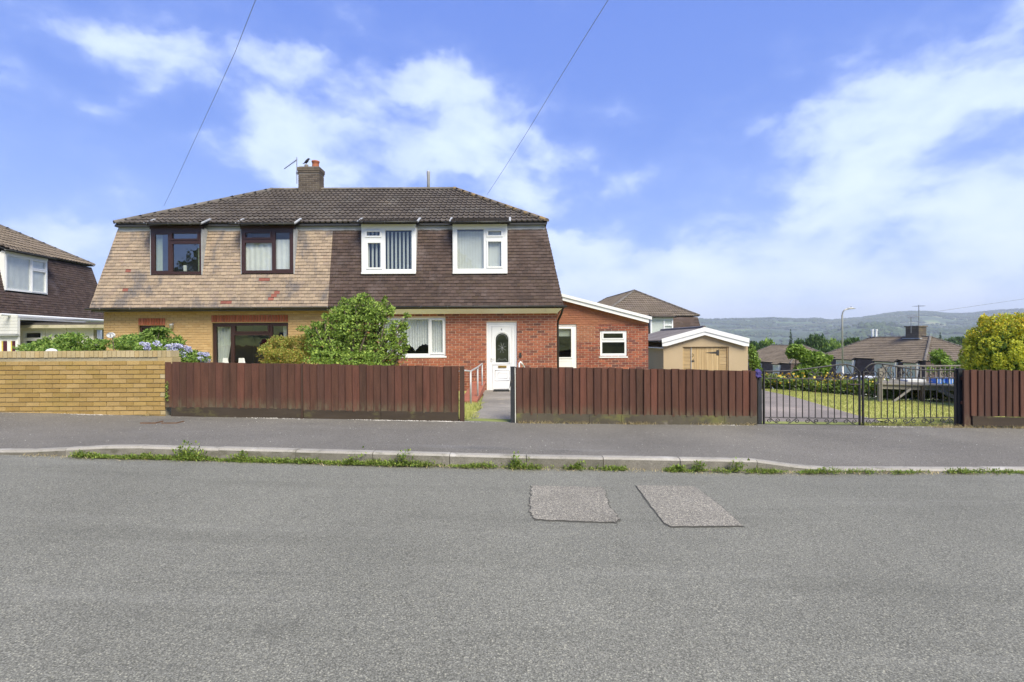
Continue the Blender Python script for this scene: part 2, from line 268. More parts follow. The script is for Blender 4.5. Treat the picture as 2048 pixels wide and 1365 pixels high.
# ------------------------------------------------------------------ building blocks
INV = {}
def thing(name, label, cat, loc=(0,0,0), group=None, world=True):
    o = bpy.data.objects.new(name, None); COL.objects.link(o); o.empty_display_size = .2
    o.location = loc; o['label'] = label; o['category'] = cat
    if group: o['group'] = group
    if world: INV[o.name] = Matrix.Translation(-Vector(loc))
    return o
def tag(o, label, cat, group=None):
    o['label'] = label; o['category'] = cat
    if group: o['group'] = group
    return o
def kind(o, k): o['kind'] = k; return o
def link(name, me, m=None, parent=None, mtx=None):
    o = bpy.data.objects.new(name, me); COL.objects.link(o)
    if m is not None and not me.materials: me.materials.append(m)
    if parent is not None:
        o.parent = parent
        if parent.name in INV: o.matrix_parent_inverse = INV[parent.name]
    if mtx is not None: o.matrix_basis = mtx
    return o
class MB:
    def __init__(s): s.v = []; s.f = []
    def add(s, vs, fs):
        n = len(s.v); s.v += [tuple(v) for v in vs]; s.f += [tuple(i+n for i in f) for f in fs]; return s
    def box(s, a, b):
        x0,y0,z0 = a; x1,y1,z1 = b
        return s.add([(x0,y0,z0),(x1,y0,z0),(x1,y1,z0),(x0,y1,z0),(x0,y0,z1),(x1,y0,z1),(x1,y1,z1),(x0,y1,z1)],
            [(0,3,2,1),(4,5,6,7),(0,1,5,4),(1,2,6,5),(2,3,7,6),(3,0,4,7)])
    def boxm(s, a, b, m):
        n = len(s.v); s.box(a, b); s.v[n:] = [tuple(m @ Vector(q)) for q in s.v[n:]]; return s
    def prism(s, poly, off):
        off = Vector(off); n = len(poly); p = [Vector(q) for q in poly]
        nr = (p[1]-p[0]).cross(p[2]-p[0])
        fs = [tuple(range(n)), tuple(range(2*n-1, n-1, -1))] + [((i+1) % n, i, n+i, n+(i+1) % n) for i in range(n)]
        if nr.dot(off) > 0: fs = [tuple(reversed(f)) for f in fs]
        return s.add(p+[q+off for q in p], fs)
    def tube(s, pts, r, k=6, cap=True, up=None):
        pts = [Vector(p) for p in pts]; rings = []
        rr = r if isinstance(r, (list, tuple)) else [r]*len(pts)
        ref = Vector(up) if up else Vector((.31,.17,.93))
        n0 = len(s.v)
        for i, p in enumerate(pts):
            d = (pts[min(i+1, len(pts)-1)]-pts[max(i-1, 0)]).normalized()
            a = d.cross(ref)
            if a.length < .05: a = d.cross(Vector((1,0,0)))
            a.normalize(); c = d.cross(a)
            for j in range(k):
                t = 2*math.pi*(j+.5)/k; s.v.append(tuple(p+a*math.cos(t)*rr[i]+c*math.sin(t)*rr[i]))
        for i in range(len(pts)-1):
            for j in range(k):
                q = n0+i*k; s.f.append((q+j, q+(j+1) % k, q+k+(j+1) % k, q+k+j))
        if cap:
            s.f.append(tuple(n0+j for j in reversed(range(k)))); s.f.append(tuple(n0+(len(pts)-1)*k+j for j in range(k)))
        return s
    def lathe(s, prof, c=(0,0,0), k=16):
        n0 = len(s.v)
        for r, z in prof:
            for j in range(k):
                t = 2*math.pi*j/k; s.v.append((c[0]+r*math.cos(t), c[1]+r*math.sin(t), c[2]+z))
        for i in range(len(prof)-1):
            for j in range(k):
                q = n0+i*k; s.f.append((q+j, q+(j+1) % k, q+k+(j+1) % k, q+k+j))
        s.f.append(tuple(n0+j for j in reversed(range(k)))); s.f.append(tuple(n0+(len(prof)-1)*k+j for j in range(k)))
        return s
    def mesh(s, name, smooth=False):
        me = bpy.data.meshes.new(name); me.from_pydata(s.v, [], s.f); me.update()
        if smooth: me.shade_smooth()
        return me
    def build(s, name, m, parent=None, smooth=False):
        return link(name, s.mesh(name, smooth), m, parent)
def npmesh(name, verts, k):
    """verts (n*k,3) array, faces of k consecutive vertices"""
    n = len(verts)//k; me = bpy.data.meshes.new(name)
    me.vertices.add(len(verts)); me.vertices.foreach_set('co', verts.astype(np.float32).ravel())
    me.loops.add(n*k); me.loops.foreach_set('vertex_index', np.arange(n*k, dtype=np.int32))
    me.polygons.add(n); me.polygons.foreach_set('loop_start', np.arange(0, n*k, k, dtype=np.int32))
    me.update(calc_edges=True); return me
def cells(x0, x1, z0, z1, holes):
    """rectangles that cover x0..x1, z0..z1 except the holes"""
    xs = sorted({x0, x1, *[min(max(h[i], x0), x1) for h in holes for i in (0, 1)]})
    out = []
    for a, c in zip(xs, xs[1:]):
        if c-a < 1e-5: continue
        cuts = sorted((max(h[2], z0), min(h[3], z1)) for h in holes if h[0] < (a+c)/2 < h[1])
        z = z0
        for p, q in cuts:
            if p > z+1e-5: out.append((a, c, z, p))
            z = max(z, q)
        if z < z1-1e-5: out.append((a, c, z, z1))
    return out
class Face:
    """a flat face with origin O, axes U (along) and V (up); N points out"""
    def __init__(s, O, U, V):
        s.O = Vector(O); s.U = Vector(U).normalized(); s.V = Vector(V).normalized(); s.N = s.U.cross(s.V).normalized()
    def p(s, u, v, n=0): return s.O+s.U*u+s.V*v+s.N*n
    def m(s, u=0, v=0, n=0):
        m = Matrix.Identity(4)
        for i, a in enumerate((s.U, s.V, s.N)): m[0][i], m[1][i], m[2][i] = a
        m.translation = s.p(u, v, n); return m
    def slab(s, mb, a, c, z0, z1, n0, n1): return mb.boxm((a, z0, n0), (c, z1, n1), s.m())
def wall(name, root, fc, w0, w1, h0, h1, holes, m, th=.2, n1=0):
    """solid wall with real openings: faces and reveals only"""
    mb = MB()
    for a, c, z0, z1 in cells(w0, w1, h0, h1, holes):
        mb.add([fc.p(a,z0,n1), fc.p(c,z0,n1), fc.p(c,z1,n1), fc.p(a,z1,n1)], [(0,1,2,3)])
        mb.add([fc.p(a,z0,n1-th), fc.p(c,z0,n1-th), fc.p(c,z1,n1-th), fc.p(a,z1,n1-th)], [(3,2,1,0)])
    for (a, c, z0, z1), sg in [(h, 1) for h in holes]+[((w0, w1, h0, h1), -1)]:
        q = [(a,z0),(c,z0),(c,z1),(a,z1)]
        for i in range(4):
            (u0,v0),(u1,v1) = q[i], q[(i+1) % 4]
            f = [fc.p(u0,v0,n1), fc.p(u1,v1,n1), fc.p(u1,v1,n1-th), fc.p(u0,v0,n1-th)]
            mb.add(f if sg > 0 else f[::-1], [(0,1,2,3)])
    return mb.build(name, m, root)
def overlap_u(ua, ub, v0, v1, holes):
    """pieces of ua..ub left over at height v0..v1"""
    segs = [(ua, ub)]
    vm = (v0+v1)/2
    for h in holes:
        if h[2] < vm < h[3]:
            ns = []
            for a, c in segs:
                if h[0] > a: ns.append((a, min(c, h[0])))
                if h[1] < c: ns.append((max(a, h[1]), c))
            segs = [q for q in ns if q[1]-q[0] > .012]
    return segs
PM = {}
def piece_mesh(key, fn):
    if key not in PM: PM[key] = fn()
    return PM[key]
def emit(root, name, pieces, m, nparts, score=None, mass_name=None, special=None):
    """pieces: (matrix, mesh key, mesh maker, material). the best nparts become parts, the rest one joined mass"""
    order = sorted(range(len(pieces)), key=lambda i: score(pieces[i][0].translation)) if score else list(range(len(pieces)))
    V, Fc, masses = {}, {}, []
    for r_, i in enumerate(order):
        M_, key, fn, sm = pieces[i]
        me = piece_mesh((key, (sm or m).name), fn)
        if not me.materials: me.materials.append(sm or m)
        if r_ < nparts: 
            o = link(name, me, None, root, M_)
            if sm and special: o['label'] = special
        else:
            mn = (sm or m)
            vs = V.setdefault(mn.name, []); fs = Fc.setdefault(mn.name, []); n = len(vs)
            A = np.array(M_); co = np.array([tuple(v.co) for v in me.vertices]); w = co @ A[:3,:3].T+A[:3,3]
            vs += w.tolist(); fs += [tuple(q+n for q in p.vertices) for p in me.polygons]
    for mn in V:
        me = bpy.data.meshes.new(mass_name or name+'s'); me.from_pydata(V[mn], [], Fc[mn]); me.update()
        kind(link(mass_name or name+'s', me, MATS[mn], root), 'stuff')
def wedge(w, L, t0, t1, drop=.0):
    def fn():
        mb = MB(); mb.add([(0,0,.003),(w,0,.003),(w,L,.0),(0,L,.0),(0,0,t0),(w,0,t0),(w,L,t1),(0,L,t1)],
            [(0,3,2,1),(4,5,6,7),(0,1,5,4),(1,2,6,5),(2,3,7,6),(3,0,4,7)]); return mb.mesh('tile')
    return fn
def roll(w, L, amp, t0, t1, pitch=.165, seg=4):
    def fn():
        mb = MB(); n = max(2, int(round(w/pitch))*seg); vs = []
        for i in range(n+1):
            x = w*i/n; a = amp*max(0, math.cos(2*math.pi*(x/pitch)))**.8 if math.cos(2*math.pi*(x/pitch)) > 0 else 0
            vs += [(x,0,t0+a),(x,L,t1+a),(x,.004,t0+a-.045)]
        fs = []
        for i in range(n):
            q = i*3; fs += [(q,q+3,q+4,q+1),(q+2,q+5,q+3,q)]
        return mb.add(vs, fs).mesh('roof_tile', False)
    return fn
def tile_face(root, name, m, b0, b1, t0, t1, tw, gauge, nparts, style='plain', holes=(), score=None, mass=None, pick=None, base=0., lens=1.18, th=.024):
    b0, b1, t0, t1 = map(Vector, (b0, b1, t0, t1)); U = (b1-b0).normalized()
    d = t0-b0; V = (d-U*d.dot(U)); H = V.length; fc = Face(b0, U, V)
    uL = lambda v: (t0-b0).dot(U)*v/H; uR = lambda v: (b1-b0).length+((t1-b1).dot(U))*v/H
    pieces = []; nr = int(math.ceil(H/gauge-.2))
    for k in range(nr):
        v0 = k*gauge; vm = min(v0+gauge*.5, H)
        a, c = uL(v0+gauge*.3), uR(v0+gauge*.3)
        st = (k % 2)*tw/2 if style == 'plain' else 0
        i0 = math.floor((a-st)/tw)
        while st+i0*tw < c:
            ua, ub = max(a, st+i0*tw), min(c, st+(i0+1)*tw); i0 += 1
            if ub-ua < .02: continue
            for p, q in overlap_u(ua, ub, v0, v0+gauge, holes):
                w = round((q-p-(.007 if style == 'plain' else 0))*200)/200
                if w < .02: continue
                L = min(gauge*lens, H-v0+.02)
                L = round(L*100)/100
                jit = random.uniform(-.0025, .0025)
                M_ = fc.m(p, v0+random.uniform(-.004,.004), base+jit)
                if style == 'plain':
                    M_ = M_ @ Matrix.Rotation(random.uniform(-.006,.006), 4, 'Z')
                    key, fn = ('w', w, L, th), wedge(w, L, th, .004)
                else: key, fn = ('r', w, L), roll(w, L, .03, .045, .004)
                pieces.append((M_, key, fn, pick(M_.translation) if pick else None))
    emit(root, name, pieces, m, nparts, score, mass, 'terracotta red replacement tile')
    return fc, H
def brick_face(root, name, m, fc, w0, w1, h0, h1, holes, nparts, bw=.2105, bh=.0608, j=.0142, inside=None, score=None, mass=None, th=.012, pick=None, startoff=0):
    pieces = []; k = 0; z = h0
    while z+bh <= h1+.012:
        off = ((k % 2)*(bw+j)/2+startoff) % (bw+j)-(bw+j)
        u = w0+off
        while u < w1:
            ua, ub = max(u, w0), min(u+bw, w1); u += bw+j
            if ub-ua < .012: continue
            for p, q in overlap_u(ua, ub, z, z+bh, holes):
                if inside and not (inside(p, z+bh) and inside(q, z+bh)): continue
                w = round((q-p)*200)/200
                M_ = fc.m(p, z, random.uniform(-.0015, .0015))
                def fn(w=w, bh=bh, th=th):
                    mb = MB(); e = .002
                    mb.add([(0,0,0),(w,0,0),(w,bh,0),(0,bh,0),(e,e,th),(w-e,e,th),(w-e,bh-e,th),(e,bh-e,th)], [(4,5,6,7),(0,1,5,4),(1,2,6,5),(2,3,7,6),(3,0,4,7)]); return mb.mesh('brick')
                pieces.append((M_, ('b', w, bh, th), fn, pick(p, z) if pick else None))
        z += bh+j; k += 1
    emit(root, name, pieces, m, nparts, score, mass)
def window(root, fc, x0, x1, z0, z1, fm, lights, n=0., name='window', sill=None, room=ROOMD, roomd=1.2, label=None, glass=GLASS, border=.0):
    """frame with holes for the lights; each light: (x0,x1,z0,z1,opening?)"""
    mb = MB()
    for c in cells(x0, x1, z0, z1, [l[:4] for l in lights]): fc.slab(mb, *c, n-.06, n)
    for l in lights:
        if len(l) > 4 and l[4]:
            s = .045; q = l[:4]; o = (q[0]-s, q[1]+s, q[2]-s, q[3]+s)
            for c in cells(*o, [q]): fc.slab(mb, *c, n, n+.018)
    w = mb.build(name, fm, root)
    if label: w['label'] = label
    for l in lights:
        g = MB(); g.add([fc.p(l[0]-.005,l[2]-.005,n-.035), fc.p(l[1]+.005,l[2]-.005,n-.035), fc.p(l[1]+.005,l[3]+.005,n-.035), fc.p(l[0]-.005,l[3]+.005,n-.035)], [(0,1,2,3)])
        g.build('pane', glass, w)
    if sill:
        s = MB(); fc.slab(s, x0-.03, x1+.03, z0-.045, z0, -.06, n+sill); s.build('sill', fm, w)
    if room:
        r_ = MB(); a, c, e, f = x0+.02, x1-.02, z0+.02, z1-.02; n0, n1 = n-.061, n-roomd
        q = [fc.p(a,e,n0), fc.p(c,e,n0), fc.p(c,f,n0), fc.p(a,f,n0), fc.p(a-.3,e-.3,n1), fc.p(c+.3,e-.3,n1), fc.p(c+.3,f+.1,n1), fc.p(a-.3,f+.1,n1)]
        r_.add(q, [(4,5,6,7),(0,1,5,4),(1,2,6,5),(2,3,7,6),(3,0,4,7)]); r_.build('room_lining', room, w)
    return w
def drape(parent, fc, x0, x1, z0, z1, n, m, folds=6, amp=.02, hem=None, name='curtain', lean=0):
    mb = MB(); k = folds*6; rows = 6 if lean or hem else 1; vs = []
    for j in range(rows+1):
        for i in range(k+1):
            t = i/k; lo = hem(t) if hem else z0
            z = lo+(z1-lo)*j/rows
            x = x0+(x1-x0)*t
            if lean: s = (z-z0)/(z1-z0); x = x0+(x-x0)*(.35+.65*s) + (1-s)*lean
            vs.append(fc.p(x, z, n+amp*math.sin(t*folds*2*math.pi+.6*math.sin(t*9))))
    fs = [(j*(k+1)+i, j*(k+1)+i+1, (j+1)*(k+1)+i+1, (j+1)*(k+1)+i) for j in range(rows) for i in range(k)]
    mb.add(vs, fs); return mb.build(name, m, parent, True)
def slats(parent, fc, x0, x1, z0, z1, n, m, pitch=.085, ang=.9, w=.089):
    k = int((x1-x0)/pitch); a = ang
    for i in range(k+1):
        x = x0+(i+.5)*pitch
        if x > x1: break
        dx, dn = w/2*math.cos(a), w/2*math.sin(a)
        mb = MB(); mb.add([fc.p(x-dx,z0,n-dn), fc.p(x+dx,z0,n+dn), fc.p(x+dx,z1,n+dn), fc.p(x-dx,z1,n-dn)], [(0,1,2,3)])
        mb.build('blind_slat', m, parent)
# ------------------------------------------------------------------ foliage
def foliage(name, blobs, n, size, m, parent=None, shell=.55, aspect=.5, up=.0, hole=0., seed=0, k=4, mesh_only=False, keep=None):
    """blobs: (cx,cy,cz,rx,ry,rz); n leaves spread through them"""
    g = np.random.default_rng(seed+5)
    B = np.array(blobs, float); vol = np.prod(B[:,3:], 1)**.75; idx = g.choice(len(B), n, p=vol/vol.sum())
    d = g.normal(size=(n,3)); d /= np.linalg.norm(d, axis=1)[:,None]
    rr = shell+(1-shell)*g.random(n)**.6; rr *= g.uniform(.82, 1.07, n)
    c = B[idx,:3]+d*rr[:,None]*B[idx,3:]
    # clumping: pull towards cluster centres
    if hole:
        q = np.stack([np.sin(c[:,0]*7.3/hole+c[:,1]*2.1), np.sin(c[:,1]*6.1/hole+c[:,2]*3.3), np.sin(c[:,2]*8.7/hole+c[:,0]*2.7)], 1).sum(1)
        ok = q > -.9; c, d, idx = c[ok], d[ok], idx[ok]
    if keep is not None:
        ok = keep(c); c, d = c[ok], d[ok]
    n = len(c)
    t = g.normal(size=(n,3)); t[:,2] += up; t += d*.5; t /= np.linalg.norm(t, axis=1)[:,None]
    r2 = g.normal(size=(n,3))+d*.6; s = np.cross(t, r2); s /= np.linalg.norm(s, axis=1)[:,None]+1e-9
    nn = np.cross(t, s)
    L = size*g.uniform(.6, 1.35, n)[:,None]; Wd = L*aspect
    if k == 4: v = np.stack([c-t*L*.5, c+s*Wd*.5+nn*Wd*.12, c+t*L*.5, c-s*Wd*.5+nn*Wd*.12], 1).reshape(-1, 3)
    else: v = np.stack([c-s*Wd*.5, c+s*Wd*.5, c+t*L], 1).reshape(-1, 3)
    me = npmesh(name, v, k)
    if mesh_only: return me
    return link(name, me, m, parent)
def branches(name, base, tips, r0, m, parent, bend=.25, seed=1):
    g = random.Random(seed); mb = MB(); base = Vector(base)
    for t in tips:
        t = Vector(t); mid = base.lerp(t, .5)+Vector((g.uniform(-1,1), g.uniform(-1,1), g.uniform(.1,.6)))*bend*(t-base).length*.4
        pts = [base, base.lerp(mid, .5)+Vector((0,0,.02)), mid, mid.lerp(t, .5), t]
        mb.tube(pts, [r0, r0*.8, r0*.6, r0*.4, r0*.15], 5)
    return mb.build(name, m, parent, True)
# ------------------------------------------------------------------ ground heights
RZ = [(-60,1.6),(-30,.75),(-10,.31),(-6,.19),(-4.5,.14),(-3,.09),(0,0),(3,-.07),(6,-.09),(30,-.35),(60,-1)]
FZ = [(-60,2.0),(-30,.9),(-8.5,.36),(-5.8,.284),(-.82,.168),(.05,.138),(4.07,.08),(7.46,.025),(12,-.05),(30,-.5),(60,-1.5)]
DZ = [(15.5,0),(18,-.25),(22,-.75),(30,-2.2),(37,-3.0),(50,-5.6),(60,-6.6),(100,-9),(300,-16),(900,-24),(1300,-34),(9000,-60)]
KY, FY = 6.1, 8.53
def rz(x): return interp(RZ, x)
def fz(x): return interp(FZ, x)
def ups(x): return .03+.10*sstep(-6.2, -4.4, x)*(1-sstep(2.85, 3.75, x))+.0*x
def gz(x, y):
    if y < KY:
        if y > -1.0: return rz(x)-.08
        return rz(x)+.05+max(0, -y-4)*.07
    if y < FY+.05: return min(rz(x), fz(x))-.06
    sh = 9*sstep(2.5, -3, x)+30*sstep(-12, -22, x)
    k = max(0, min(3.2, (x-7.6)*1.6))*(1-sstep(18, 28, y))*sstep(11, 12.5, y+(x-9)*.6)
    near = interp([(FY, fz(x)), (13, .0*fz(x)+.02), (15.5, -.02)], y)
    return (near if y < 15.5 else 0)+interp(DZ, y-sh+k)
def grid(name, xs, ys, zf, m, kd='structure', smooth=True, parent=None):
    vs = [(x, y, zf(x, y)) for y in ys for x in xs]; n = len(xs)
    fs = [(j*n+i, j*n+i+1, (j+1)*n+i+1, (j+1)*n+i) for j in range(len(ys)-1) for i in range(n-1)]
    me = bpy.data.meshes.new(name); me.from_pydata(vs, [], fs); me.update()
    if smooth: me.shade_smooth()
    o = link(name, me, m, parent)
    if kd: o['kind'] = kd
    return o
lin = lambda a, c, n: [a+(c-a)*i/(n-1) for i in range(n)]
# one sheet to the horizon
xs = [-5000,-4000,-1800,-800,-400,-200,-120,-80,-60]+lin(-45,45,91)+[60,80,120,200,400,800,1800,4000,5000]
ys = [-300,-120,-60,-40,-25,-15,-10,-7,-4,-2.5,-1.4,-.6,3,6,6.3,8.4]+lin(8.7,26,36)+lin(27,60,34)+[70,85,100,130,180,250,350,500,700,900,1200,1600,2500,4800]
grid('ground', xs, ys, gz, GROUND)
# road
grid('road', lin(-60,60,241), [-1.2, 1, 2.5, 4, 5, 5.6, 6.0, 6.12], lambda x, y: rz(x)+.006*math.sin(x*1.3+y)-.012*sstep(5.6, 6.1, y), ASPH)
grid('pavement', lin(-60,60,241), [KY+.11, 6.6, 7.2, 7.9, FY+.06], lambda x, y: (lambda t: (rz(x)+ups(x)-.006)*(1-t)+fz(x)*t)((y-KY-.11)/(FY-KY-.11))+.008*math.sin(x*.9+y*2.1)*sstep(KY+.1, 6.8, y)*(1-sstep(8, 8.5, y)), PAVE)
grid('far_pavement', lin(-60,60,61), [-3.6, -1.25], lambda x, y: rz(x)+.12, PAVE)
# kerb of separate stones
kr = bpy.data.objects.new('kerb', None); COL.objects.link(kr); kr['kind'] = 'structure'
def kerbstone(x0, x1, y0=KY, y1=KY+.125, side=1):
    mb = MB(); e = .006
    prof = [(y0, -.15), (y0+.004, None), (y0+.024, 0), (y1, 0), (y1, -.15)]
    vs = []
    for x in (x0+.004, (x0+x1)/2, x1-.004):
        u = ups(x); z = rz(x)+u
        for y, d in prof:
            vs.append((x, y, z-.022 if d is None else (z+d if d == 0 else rz(x)+d)))
    k = 5; fs = []
    for i in range(2):
        for j in range(k): fs.append((i*k+j, (i+1)*k+j, (i+1)*k+(j+1) % k, i*k+(j+1) % k))
    fs += [(0,1,2,3,4), (14,13,12,11,10)]
    mb.add(vs, fs); return mb
def grime(o):
    o.data.materials.append(KERBF)
    for p in o.data.polygons:
        if p.normal.y < -.8: p.material_index = 1
JO = -.752
for i in range(-16, 18):
    o = kerbstone(JO+i*.917, JO+(i+1)*.917).build('kerb_stone', KERB, kr)
    grime(o); o.location = (0, random.uniform(-.006,.006), random.uniform(-.004,.004))
# road patches with sunk dark seams
def wob(poly, n=14, amp=.012, seed=0):
    g = random.Random(seed); out = []
    for i in range(len(poly)):
        a, c = Vector(poly[i]), Vector(poly[(i+1) % len(poly)])
        for j in range(n): 
            p = a.lerp(c, j/n); out.append(Vector((p.x+g.uniform(-amp,amp), p.y+g.uniform(-amp,amp), 0)))
    return out
def patch(pix, seed, amp):
    poly = []
    for px, py in pix:
        v = (py-682.5)/F; u = (px-1024)/F; Y = 5
        for _ in range(12): Y = (HC-rz(u*Y))/(v+u*TH)
        poly.append((u*Y, Y, 0))
    w = wob(poly, 14, amp, seed); cx = sum((p for p in w), Vector())/len(w)
    def ring(k, dz, s2):
        g = random.Random(s2); vs = [cx.copy()]+[cx+(p-cx)*1.0+(p-cx).normalized()*(k+g.uniform(-.4,.4)*abs(k)) for p in w]
        for p in vs: p.z = rz(p.x)+dz+.006*math.sin(p.x*1.3+p.y)
        n = len(w); return vs, [(0, 1+i, 1+(i+1) % n) for i in range(n)]
    vs, fs = ring(.007, .004, seed+1)
    s = MB().add(vs, fs).build('patch_seam', SEAM); kind(s, 'structure')
    vs, fs = ring(-.006, .009, seed+2)
    s = MB().add(vs, fs).build('road_patch', PATCH); kind(s, 'structure')
patch([(1062,972),(1200,976),(1208,983),(1216,1010),(1238,1040),(1230,1046),(1068,1040),(1056,1024),(1058,1000)], 3, .014)
patch([(1270,973),(1384,975),(1394,980),(1440,1014),(1486,1055),(1340,1055),(1326,1048),(1300,1015)], 5, .004)
# path to the door, drive, lawn edge
def quadstrip(name, L, Rr, m, dz=.012, n=14, kd='structure'):
    ys_ = lin(L[0][1], L[-1][1], n); vs = []
    fl = lambda pts, y: float(np.interp(y, [p[1] for p in pts], [p[0] for p in pts]))
    k = 7
    for y in ys_:
        a, c = fl(L, y), fl(Rr, y)
        for i in range(k+1):
            x = a+(c-a)*i/k; vs.append((x, y, gz(x, y)+dz))
    fs = [(j*(k+1)+i, j*(k+1)+i+1, (j+1)*(k+1)+i+1, (j+1)*(k+1)+i) for j in range(n-1) for i in range(k)]
    o = MB().add(vs, fs).build(name, m, None, True); o['kind'] = kd; return o
FOOT = lambda y: 0
quadstrip('garden_path', [(-.80,8.56),(-.62,10.0),(-.72,12),(-.78,14),(-.95,15.3),(-.95,15.49)], [(.08,8.56),(.3,10),(.6,12),(.9,15.49)], PATHM, .04)
quadstrip('driveway', [(4.15,8.56),(4.1,10),(4.6,13),(6.3,21.6)], [(6.55,8.56),(6.4,9.3),(7.1,13),(7.3,15),(10.3,21.6)], DRIVE, .04, 26)
lawnpoly = dict(L=[(6.55,8.56),(6.45,9.3),(7.12,13),(7.32,15.2)], R=[(15.0,8.56),(13.0,9.5),(10.6,11),(9.0,12.6),(7.9,15.2)])
quadstrip('lawn', lawnpoly['L'], lawnpoly['R'], LAWN, .022, 26)
quadstrip('front_lawn', [(-12.5,8.66),(-12.5,15.4)], [(-.84,8.66),(-.66,10),(-.85,11.4),(-1.3,12),(-1.3,15.4)], LAWN, .02, 12)
quadstrip('side_lawn', [(.12,8.66),(.35,10),(.95,15.4)], [(4.1,8.66),(4.05,10),(4.4,15.4)], LAWN, .02, 12)
def blades(name, fn, n, h, m, w=.012, seed=0, lean=.5):
    g = np.random.default_rng(seed); pts = []
    while len(pts) < n:
        p = fn(g)
        if p: pts.append(p)
    c = np.array(pts); k = len(c); a = g.uniform(0, 2*np.pi, k); L = h*g.uniform(.5, 1.4, k)
    s = np.stack([np.cos(a)*w/2, np.sin(a)*w/2, 0*a], 1); t = np.stack([g.normal(size=k)*lean*L, g.normal(size=k)*lean*L, L], 1)
    o = link(name, npmesh(name, np.stack([c-s, c+s, c+t], 1).reshape(-1, 3), 3), m); return kind(o, 'stuff')
flin = lambda pts, y: float(np.interp(y, [p[1] for p in pts], [p[0] for p in pts]))
def lawnpt(g):
    y = g.uniform(8.62, 15.3); a, c = flin(lawnpoly['L'], y), min(9.6 if y < 12 else 99, flin(lawnpoly['R'], y)); x = a+(c-a)*g.random()+g.normal()*.03
    return (x, y, gz(x, y)+.02)
blades('lawn_grass', lawnpt, 26000, .035, BLADE, .014, 1)
blades('path_side_grass', lambda g: (lambda x, y: (x, y, gz(x, y)+.018) if x < -.66+.1*math.sin(y*5) else None)(g.uniform(-1.9,-.6), g.uniform(8.62,11.6)), 5000, .06, BLADE, .012, 2)
blades('side_grass', lambda g: (lambda x, y: (x, y, gz(x, y)+.018))(g.uniform(.35,4), g.uniform(8.7,15)), 4000, .05, BLADE, .012, 3)
def kerbweed(g):
    x = g.uniform(-5.2, 7)
    d = .5+.5*math.sin(x*2.1)*math.sin(x*5.3+1)+.35*math.sin(x*11)
    lim = 1.5 if x < -1.0 else (.85 if x < 3.4 else .6)
    if x > 1.35 and x < 1.8: return None
    if g.random() > lim*max(.04, d if x > -1.0 else .55+.45*d): return None
    y = KY-.004-abs(g.normal())*.045
    return (x, y, rz(x)-.008)
def weeds(name, n, seed, size, spots, hmax):
    g = np.random.default_rng(seed); V = []
    for i in range(n):
        p = spots(g)
        if p is None: continue
        p = np.array(p); hh = hmax*g.uniform(.35, 1.0)*(1+.6*math.sin(p[0]*7)*math.sin(p[0]*2.3))
        for j in range(g.integers(5, 11)):
            a = g.uniform(0, 2*np.pi); el = g.uniform(.15, 1.2); L = size*g.uniform(.6, 1.3)
            o = p+np.array([g.normal()*.02, -abs(g.normal())*.008, max(.004, hh*g.uniform(0, 1)**1.5)])
            d = np.array([math.cos(a)*math.cos(el), math.sin(a)*math.cos(el)*.7-.15, math.sin(el)]); s = np.cross(d, [0,0,1.]); s /= np.linalg.norm(s)+1e-6
            V += [o, o+d*L*.5+s*L*.2, o+d*L, o+d*L*.5-s*L*.2]
    return kind(link(name, npmesh(name, np.array(V), 4), WEED), 'stuff')
weeds('kerb_weeds', 4600, 4, .030, kerbweed, .05)
weeds('kerb_weed_tufts', 260, 9, .045, lambda g: (lambda c: (c+g.normal()*.05, KY-.03-abs(g.normal())*.02, rz(c)))(g.choice([-3.85,-3.72,-3.9,-3.2,-1.3,-1.9,.05,.75,1.95,2.2,2.65])), .17)
blades('kerb_dry_grass', lambda g: (lambda x: (x, KY-.01-abs(g.normal())*.06, rz(x)-.008))(g.uniform(-5.8, 7)), 1300, .03, DRYG, .008, 6, 1.0)
blades('fence_foot_grass', lambda g: (lambda x: (x, FY-.02-abs(g.normal())*.03, fz(x)) if (x < -6 or .1 < x < 4 or x > 5.9) else None)(g.choice([-5.9,-5.7,-4.9,.1,.5,1.1,2,2.1,3.3,4.0,7.2,7.5,7.9,8.4])+g.normal()*.14), 1300, .05, DRYG, .008, 7, .8)
blades('gate_foot_grass', lambda g: (lambda x: (x, FY+.06+g.random()*.14, fz(x)))(g.uniform(5.9, 7.4)), 2200, .045, BLADE, .012, 8, .6)
def debris(name, n, fn, m, s0, s1, seed):
    g = np.random.default_rng(seed); V = []
    base = np.array([(1,0,0),(0,1,0),(-1,0,0),(0,-1,0),(0,0,1)])
    fs = [(0,1,4),(1,2,4),(2,3,4),(3,0,4)]; F_ = []
    for i in range(n):
        p = fn(g); s = g.uniform(s0, s1); r_ = g.uniform(.5, 1.3, (5, 3)); q = len(V)
        V += (np.array(p)+base*r_*s*[1,1,.6]).tolist(); F_ += [tuple(q+j for j in f) for f in fs]
    return kind(MB().add(V, F_).build(name, m), 'stuff')
debris('fence_foot_rubble', 900, lambda g: (lambda x: (x, FY-.03-abs(g.normal())*.035, fz(x)+.001))(g.choice([-2.3,-1.9,-1.5,-1.2,-1.0,-4,3.5,6.3,-7])+g.normal()*.22), GRAVEL, .004, .013, 1)
debris('loose_grit', 900, lambda g: (lambda x, y: (x, y, (rz(x)+ups(x))*(1-(y-6.2)/2.3)+fz(x)*(y-6.2)/2.3+.004))(g.uniform(-9,9), g.uniform(6.3,8.5)), GRAVEL, .003, .008, 2)
RUSTM = mat('rusty_frame', (.16,.09,.055), .9, 9, .3, False)
